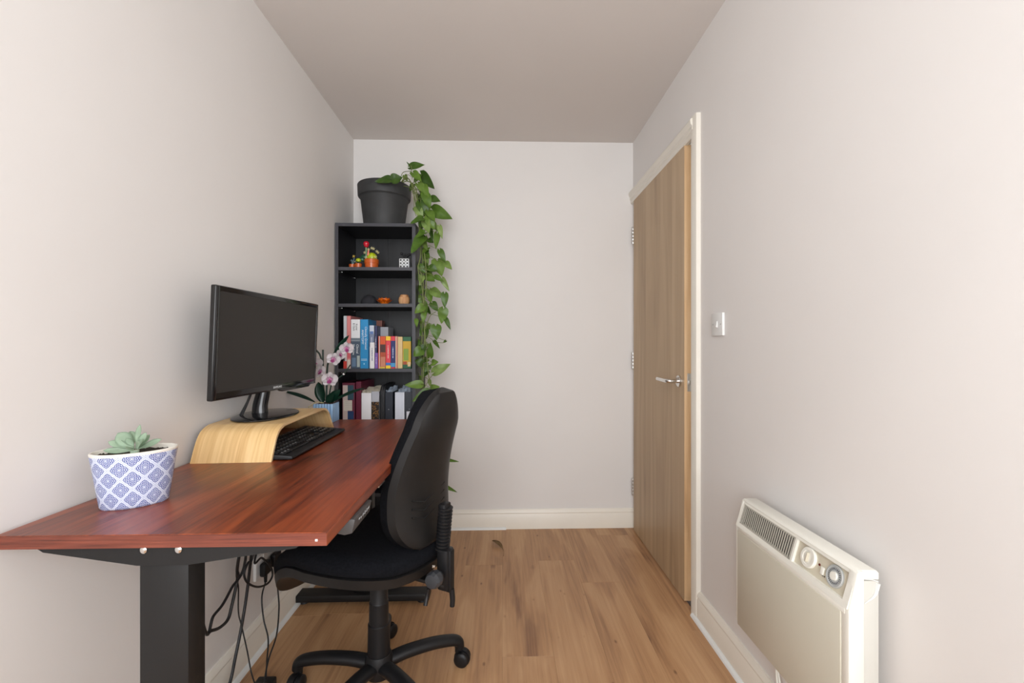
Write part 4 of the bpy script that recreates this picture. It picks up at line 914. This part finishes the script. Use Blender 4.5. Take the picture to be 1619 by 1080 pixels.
for j, tt in enumerate((.305, .255, .205)):            # moulded chevrons on the shell
    pts = [back_pt(tt+.030, -.088, .0322), back_pt(tt+.003, -.050, .0330), back_pt(tt, -.042, .0332), back_pt(tt+.004, -.033, .0332), back_pt(tt+.056, .070, .0312)]
    tube(b, pts, .0026, 6)
fin('shell_groove', b, cmat((8, 8, 8), .7), bk)
b = bmesh.new(); pts = []
# upright bar with bellows
u0 = CC+Rr*.262+Ss*.0
jx = lambda z, a=0.262: CC+Rr*a+V((0, 0, z))
b = bmesh.new(); prof = []
for k in range(13): prof += [(k*.0105, .0165), (k*.0105+.004, .022), (k*.0105+.007, .022)]
rev(b, jx(.520, .248), (Rr*.10+V((0, 0, 1))), prof, 24); fin('bellows', b, plastic_b, ch)
b = bmesh.new(); box(b, (-.016, -.021, -.062), (.024, .021, .062), bev=.009, mt=M.Translation(jx(.468, .256)) @ M.Rotation(FA, 4, 'Z')); box(b, (.008, -.012, -.066), (.030, .012, .060), bev=.005, mt=M.Translation(jx(.468, .256)) @ M.Rotation(FA, 4, 'Z')); fin('upright_housing', b, plastic_b, ch)
b = bmesh.new(); box(b, (-.012, -.018, -.04), (.014, .018, .035), bev=.006, mt=M.Translation(jx(.630, .256)) @ M.Rotation(FA, 4, 'Z')); fin('back_bracket', b, plastic_b, ch)
b = bmesh.new(); box(b, (.0, -.022, -.012), (.20, .022, 0), bev=.003, mt=M.Translation(jx(.428, .07)) @ M.Rotation(FA, 4, 'Z')); fin('back_bar', b, steel_d, ch)
b = bmesh.new(); p = jx(.410, .282); tube(b, [p, p+V((.003, 0, -.03)), p+V((.002, 0, -.052))], lambda t: .0085-.001*t, 12); fin('lever', b, plastic_b, ch)
kp = jx(.462, .262)-Ss*.055
b = bmesh.new(); prof = [(0, .012), (.006, .020), (.016, .0245), (.032, .0245), (.042, .020), (.045, .010)]; rev(b, kp+Ss*.02, -Ss, prof, 12); kn = fin('tension_knob', b, cmat((54, 56, 60), .35), ch, ang=20)
b = bmesh.new(); cyl(b, kp+Ss*.02, kp+Ss*.05, .006); fin('knob_shaft', b, steel_d, ch)
b = bmesh.new(); rev(b, kp+V((-.004, 0, .036)), -Ss, [(0, .0055), (.004, .0055), (.005, .003)], 12); fin('screw', b, chrome, ch)
b = bmesh.new(); q = jx(.425, .235)-Ss*.05; tube(b, [q, q+V((-.004, 0, -.02)), q+V((-.008, -.01, -.045))], .006, 10); fin('lever', b, plastic_b, ch)

# ================================================================== HEATER
HY0, HY1, HZ0, HZ1 = .905, 1.352, .285, .667
ht = thing('panel_heater', 'cream electric panel heater with side dials on the right wall', 'heater', (XR-.06, (HY0+HY1)/2, HZ0))
hcream = mat('heater_cream', srgb(234, 232, 222), .35, bump=.03, bscale=300, var=.02); hbeige = mat('heater_front_beige', srgb(204, 199, 183), .4, bump=.05, bscale=400, var=.02)
hside = mat('heater_side_grey', srgb(206, 204, 196), .4, var=.03); hdark = mat('heater_inside', srgb(30, 28, 24), .8)
FX, TX, BX, RXX = .7215, .7435, .750, .792
zs = .586                                               # where the sloped head begins
b = bmesh.new()                                         # hood: frame around the face, open for grille and controls
gz0, gz1 = .598, .654
gx = lambda z: FX+(TX-FX)*(z-zs)/(.660-zs)
def slab(bm, y0, y1, z0, z1, d=.014):                   # piece of the sloping head
    prism(bm, [(gx(z0), z0), (gx(z1), z1), (gx(z1)+d, z1), (gx(z0)+d, z0)], 'Y', y0, y1)
slab(b, HY0+.004, HY1-.004, gz1, .662); slab(b, HY0+.004, HY1-.004, zs, gz0); slab(b, HY0+.004, .925, gz0, gz1); slab(b, 1.334, HY1-.004, gz0, gz1)
prism(b, [(TX-.001, .6615), (TX+.004, HZ1), (BX+.006, HZ1+.001), (RXX-.006, HZ1), (RXX, HZ1-.006), (RXX, HZ1-.02), (TX+.012, HZ1-.02)], 'Y', HY0+.004, HY1-.004, bev=.0015)
cap = [(FX+.002, HZ0+.006), (FX+.002, zs-.004), (TX-.001, .6625), (TX+.006, HZ1), (BX+.008, HZ1), (BX+.008, HZ0+.006)]
prism(b, cap, 'Y', HY0, HY0+.0225, bev=.0035); prism(b, cap, 'Y', HY1-.0125, HY1, bev=.0035)
box(b, (FX+.001, HY0+.01, zs-.014), (FX+.014, HY1-.01, zs+.001), bev=.002)
fin('hood', b, hcream, ht)
b = bmesh.new(); box(b, (FX, HY0+.021, HZ0), (FX+.016, HY1-.0115, zs-.013), bev=.002); fin('front_panel', b, hbeige, ht)
b = bmesh.new(); box(b, (BX+.0, HY0+.004, HZ0+.004), (RXX, HY1-.004, HZ1-.022), bev=.002); fin('casing', b, hside, ht)
b = bmesh.new(); box(b, (BX-.012, HY0+.03, HZ0-.012), (RXX-.012, HY1-.03, HZ0+.01), bev=.002); fin('bottom_tray', b, mat('tray_tan', srgb(186, 168, 134), .5), ht)
b = bmesh.new(); box(b, (RXX-.002, HY0+.08, HZ0+.06), (XR, HY0+.11, HZ1-.05)); box(b, (RXX-.002, HY1-.11, HZ0+.06), (XR, HY1-.08, HZ1-.05)); fin('wall_bracket', b, satin, ht)
GY = 1.098
b = bmesh.new(); prism(b, [(gx(gz0)+.0115, gz0-.001), (gx(gz1)+.0115, gz1+.001), (gx(gz1)+.013, gz1+.001), (gx(gz0)+.013, gz0-.001)], 'Y', GY, 1.335); fin('grille_backing', b, hdark, ht, smooth=False)
hgrey = mat('grille_grey', srgb(176, 172, 160), .4, var=.03)
b = bmesh.new(); slab(b, GY, 1.3335, gz0, gz0+.0035, .006); slab(b, GY, 1.3335, gz1-.0035, gz1, .006); slab(b, GY, GY+.006, gz0, gz1, .006); slab(b, 1.329, 1.3335, gz0, gz1, .006); gf = fin('grille_frame', b, hgrey, ht, smooth=False)
NS = 26; first = None
for k in range(NS):
    y = GY+.008+(1.327-GY-.008)*(k+.5)/NS
    if first is None:
        b = bmesh.new(); slab(b, y-.0019, y+.0019, gz0+.0036, gz1-.0036, .0012); first = fin('slat', b, hgrey, gf, smooth=False); y_first = y
    else: dup(first, first.location+V((0, y-y_first, 0)))
b = bmesh.new(); slab(b, GY-.007, GY, gz0, gz1, .012); fin('divider', b, hcream, ht, smooth=False)
inset_m = mat('control_beige', srgb(206, 198, 178), .45, var=.05)
b = bmesh.new(); prism(b, [(gx(gz0)+.007, gz0), (gx(gz1)+.007, gz1), (gx(gz1)+.013, gz1), (gx(gz0)+.013, gz0)], 'Y', .9255, GY-.0075); fin('control_plate', b, inset_m, ht, smooth=False)
hn = V((-(.660-zs), 0, (TX-FX))).normalized()           # outward normal of the slope
def hp(y, z, d=0): return V((gx(z)+.007, y, z))+hn*d
def face_of(px, py):
    # point of the slope at that place
    z = .63; 
    for _ in range(6): p = at(px, py, X=gx(z)+.006); z = p.z
    return p
d1 = face_of(1279.5, 882); d2 = face_of(1320.5, 911.5)
b = bmesh.new(); rev(b, hp(d1.y, d1.z, .0003), hn, [(0, .0245), (.004, .0245), (.006, .0225), (.006, .0165), (.004, .0155), (.0042, .001)], 36); dl = fin('thermostat_dial', b, hcream, ht)
b = bmesh.new(); upv = V((0, 1, 0)).cross(hn)
box(b, (-.0022, -.0115, 0), (.0022, .0115, .006), bev=.0012, mt=basis(hp(d1.y, d1.z, .004), V((0, 1, 0)), hn.cross(V((0, 1, 0))))); fin('dial_grip', b, inset_m, dl)
b = bmesh.new(); rev(b, hp(d2.y, d2.z, .0003), hn, [(0, .0245), (.003, .0245), (.0045, .023), (.0045, .0205), (.003, .020), (.003, .001)], 40); dl2 = fin('timer_dial', b, mat('timer_grey', srgb(178, 180, 178), .3, var=.1), ht)
b = bmesh.new(); rev(b, hp(d2.y, d2.z, .003), hn, [(0, .0098), (.004, .009), (.0045, .001)], 28); fin('dial_knob', b, hcream, dl2)
e1 = V((0, 1, 0)); e2 = hn.cross(e1); b = bmesh.new()
for k in range(24):
    a = 2*pi*k/24; d_ = e1*cos(a)+e2*sin(a); box(b, (-.0022, -.0005, 0), (.0022, .0005, .0008), mt=basis(hp(d2.y, d2.z, .0032)+d_*.0155, d_, hn.cross(d_)))
fin('timer_ticks', b, cmat((40, 44, 60), .5), dl2, kind='stuff', smooth=False)
q = face_of(1295.5, 893); b = bmesh.new(); rev(b, hp(q.y, q.z, .0002), hn, [(0, .003), (.0012, .0026), (.0014, .001)], 14); fin('indicator', b, cmat((96, 32, 22), .3), ht)
q = face_of(1301, 903); b = bmesh.new(); box(b, (-.005, -.0085, 0), (.005, .0085, .004), bev=.001, mt=basis(hp(q.y, q.z, 0), e1, e2)); fin('rocker_switch', b, hcream, ht)
q = face_of(1301.5, 911); b = bmesh.new()
for k in (-1, 1): box(b, (-.0018, -.0014, 0), (.0018, .0014, .0004), mt=basis(hp(q.y+.0028*k, q.z, .0001), e1, e2))
fin('switch_marks', b, cmat((60, 54, 44), .5), ht, smooth=False)
b = bmesh.new(); tube(b, [(.812, 1.30, .33), (.812, 1.29, .22), (.803, 1.27, .15), (.800, 1.22, .08), (.797, 1.12, .03), (.797, 1.0, .012)], .0035, 8); fin('power_flex', b, hcream, ht)
b = bmesh.new(); tube(b, [(.815, 1.31, .33), (.814, 1.295, .22), (.806, 1.25, .13), (.802, 1.18, .07)], .003, 8); fin('power_flex', b, hcream, ht)
b = bmesh.new(); tube(b, [(.757, .9075, .650), (.775, .9075, .648), (.788, .9075, .644)], .0012, 5); tube(b, [(.789, .9075, .640), (.782, .9075, .615), (.760, .9075, .598)], lambda t: .0035*(1-t)+.0006, 5); fin('paint_scuff', b, white_p, ht)

# ================================================================== SOCKET, PLUGS, CABLES
so = thing('wall_socket', 'white double wall socket under the desk on the left wall', 'wall socket', (XL, 1.74, .31))
b = bmesh.new(); box(b, (XL, 1.655, .268), (XL+.012, 1.80, .354), bev=.003); fin('socket_plate', b, white_p, so)
b = bmesh.new(); box(b, (XL+.012, 1.70, .338), (XL+.016, 1.712, .350), bev=.001); box(b, (XL+.012, 1.745, .338), (XL+.016, 1.757, .350), bev=.001); fin('socket_switch', b, white_p, so)
wires = []
for lab, y in (('black mains plug in the nearer half of the wall socket', 1.690), ('black mains plug in the farther half of the wall socket', 1.765)):
    t = thing('mains_plug', lab, 'plug', (XL+.012, y, .305), group='plugs in the wall socket')
    b = bmesh.new(); box(b, (XL+.0165, y-.025, .278), (XL+.04, y+.025, .328), bev=.008, seg=3); fin('plug_body', b, plastic_b, t)
    b = bmesh.new(); cyl(b, (XL+.028, y, .278), (XL+.028, y, .250), .0065, .005, 14); fin('strain_relief', b, plastic_b, t)
def cable(label, pts, r):
    b = bmesh.new(); tube(b, pts, r, 10, sub=8); fin('power_cable', b, cable_m, label=label, cat='cable', group='black cables under the desk')
X1 = -.872
def cx_(px, py, X=X1): return at(px, py, X=X)
cable('thick double-looped black cable nearest the front desk leg', [V((-.80, 1.42, DB-.01)), cx_(388, 885, -.86), cx_(366, 930), cx_(352, 956), cx_(337, 975), cx_(325, 1000, -.86), V((-.80, 1.15, .62)), V((-.70, 1.0, DB-.03))], .0042)
cable('black cable curling low behind the front desk leg', [V((-.79, 1.45, DB-.01)), cx_(377, 885, -.86), cx_(376, 912), cx_(366, 960), cx_(360, 980), cx_(348, 992), cx_(335, 997), cx_(322, 998), V((-.82, 1.14, .50)), V((-.70, 1.05, .70)), V((-.68, 1.0, DB-.03))], .0048)
cable('thin wavy black cable dropping straight to the floor strip', [V((-.78, 1.46, DB-.01)), cx_(376, 885, -.86), cx_(377, 930), cx_(377, 968), cx_(382, 990, -.86), cx_(391, 1030, -.84), cx_(397, 1062, -.82), V((-.79, 1.44, .052))], .0022)
cable('straight thick black cable running down to the skirting', [V((-.80, 1.50, DB-.01)), cx_(397, 880, -.86), cx_(390, 940), cx_(382, 990), cx_(372, 1040), cx_(364, 1078), V((-.86, 1.38, .03)), V((-.84, 1.30, .006)), V((-.80, 1.15, .006))], .0048)
ang0 = at(410, 905, X=-.84)
cable('coil of black cable hanging in front of the wall socket', [V((-.80, 1.60, DB-.01))]+[cx_(x, y, -.855) for x, y in ((402, 872), (392, 890), (386, 908), (392, 922), (408, 928), (424, 922), (431, 908), (426, 893), (414, 882), (405, 876))]+[V((-.78, 1.66, DB-.01))], .0035)
cable('thin black cable from the nearer plug to the floor strip', [V((XL+.028, 1.690, .252)), cx_(414, 945, -.875), cx_(417, 980, -.86), cx_(424, 1010, -.83), cx_(422, 1045, -.80), V((-.765, 1.455, .052))], .0026)
cable('thin black cable from the farther plug bowing past the chair', [V((XL+.028, 1.765, .252)), cx_(440, 940, -.86), cx_(441, 965, -.84), cx_(437, 1005, -.81), cx_(424, 1045, -.78), V((-.755, 1.42, .053))], .0026)
st = thing('power_strip', 'black power strip on the floor behind the chair base', 'power strip', (-.775, 1.37, 0), R(4))
b = bmesh.new(); box(b, (-.808, 1.24, .001), (-.748, 1.494, .042), bev=.005); fin('strip_body', b, plastic_b, st, label=None)
b = bmesh.new()
for k in range(4): box(b, (-.795, 1.262+.055*k, .0415), (-.761, 1.30+.055*k, .0435), bev=.001)
fin('outlet', b, cmat((16, 16, 16), .4), st)

# ================================================================== dead leaf on the floor
b = bmesh.new(); blade(b, at(795, 868, Z=.004), at(777.5, 854.5, Z=.012), .030, (.2, -.3, 1), 'oval', fold=.75, droop=.12, th=.0008, nl=12, nw=6)
tube(b, [at(795, 867.5, Z=.004), at(797, 872, Z=.003), at(796, 879, Z=.002)], .0012, 5)
for v in b.verts: v.co.z = max(v.co.z, .0005)
fin('dry_leaf', b, mat('dead_leaf', srgb(160, 130, 92), .7, var=.3, vscale=60), label='curled dead brown leaf on the floor near back wall', cat='leaf', ang=180)
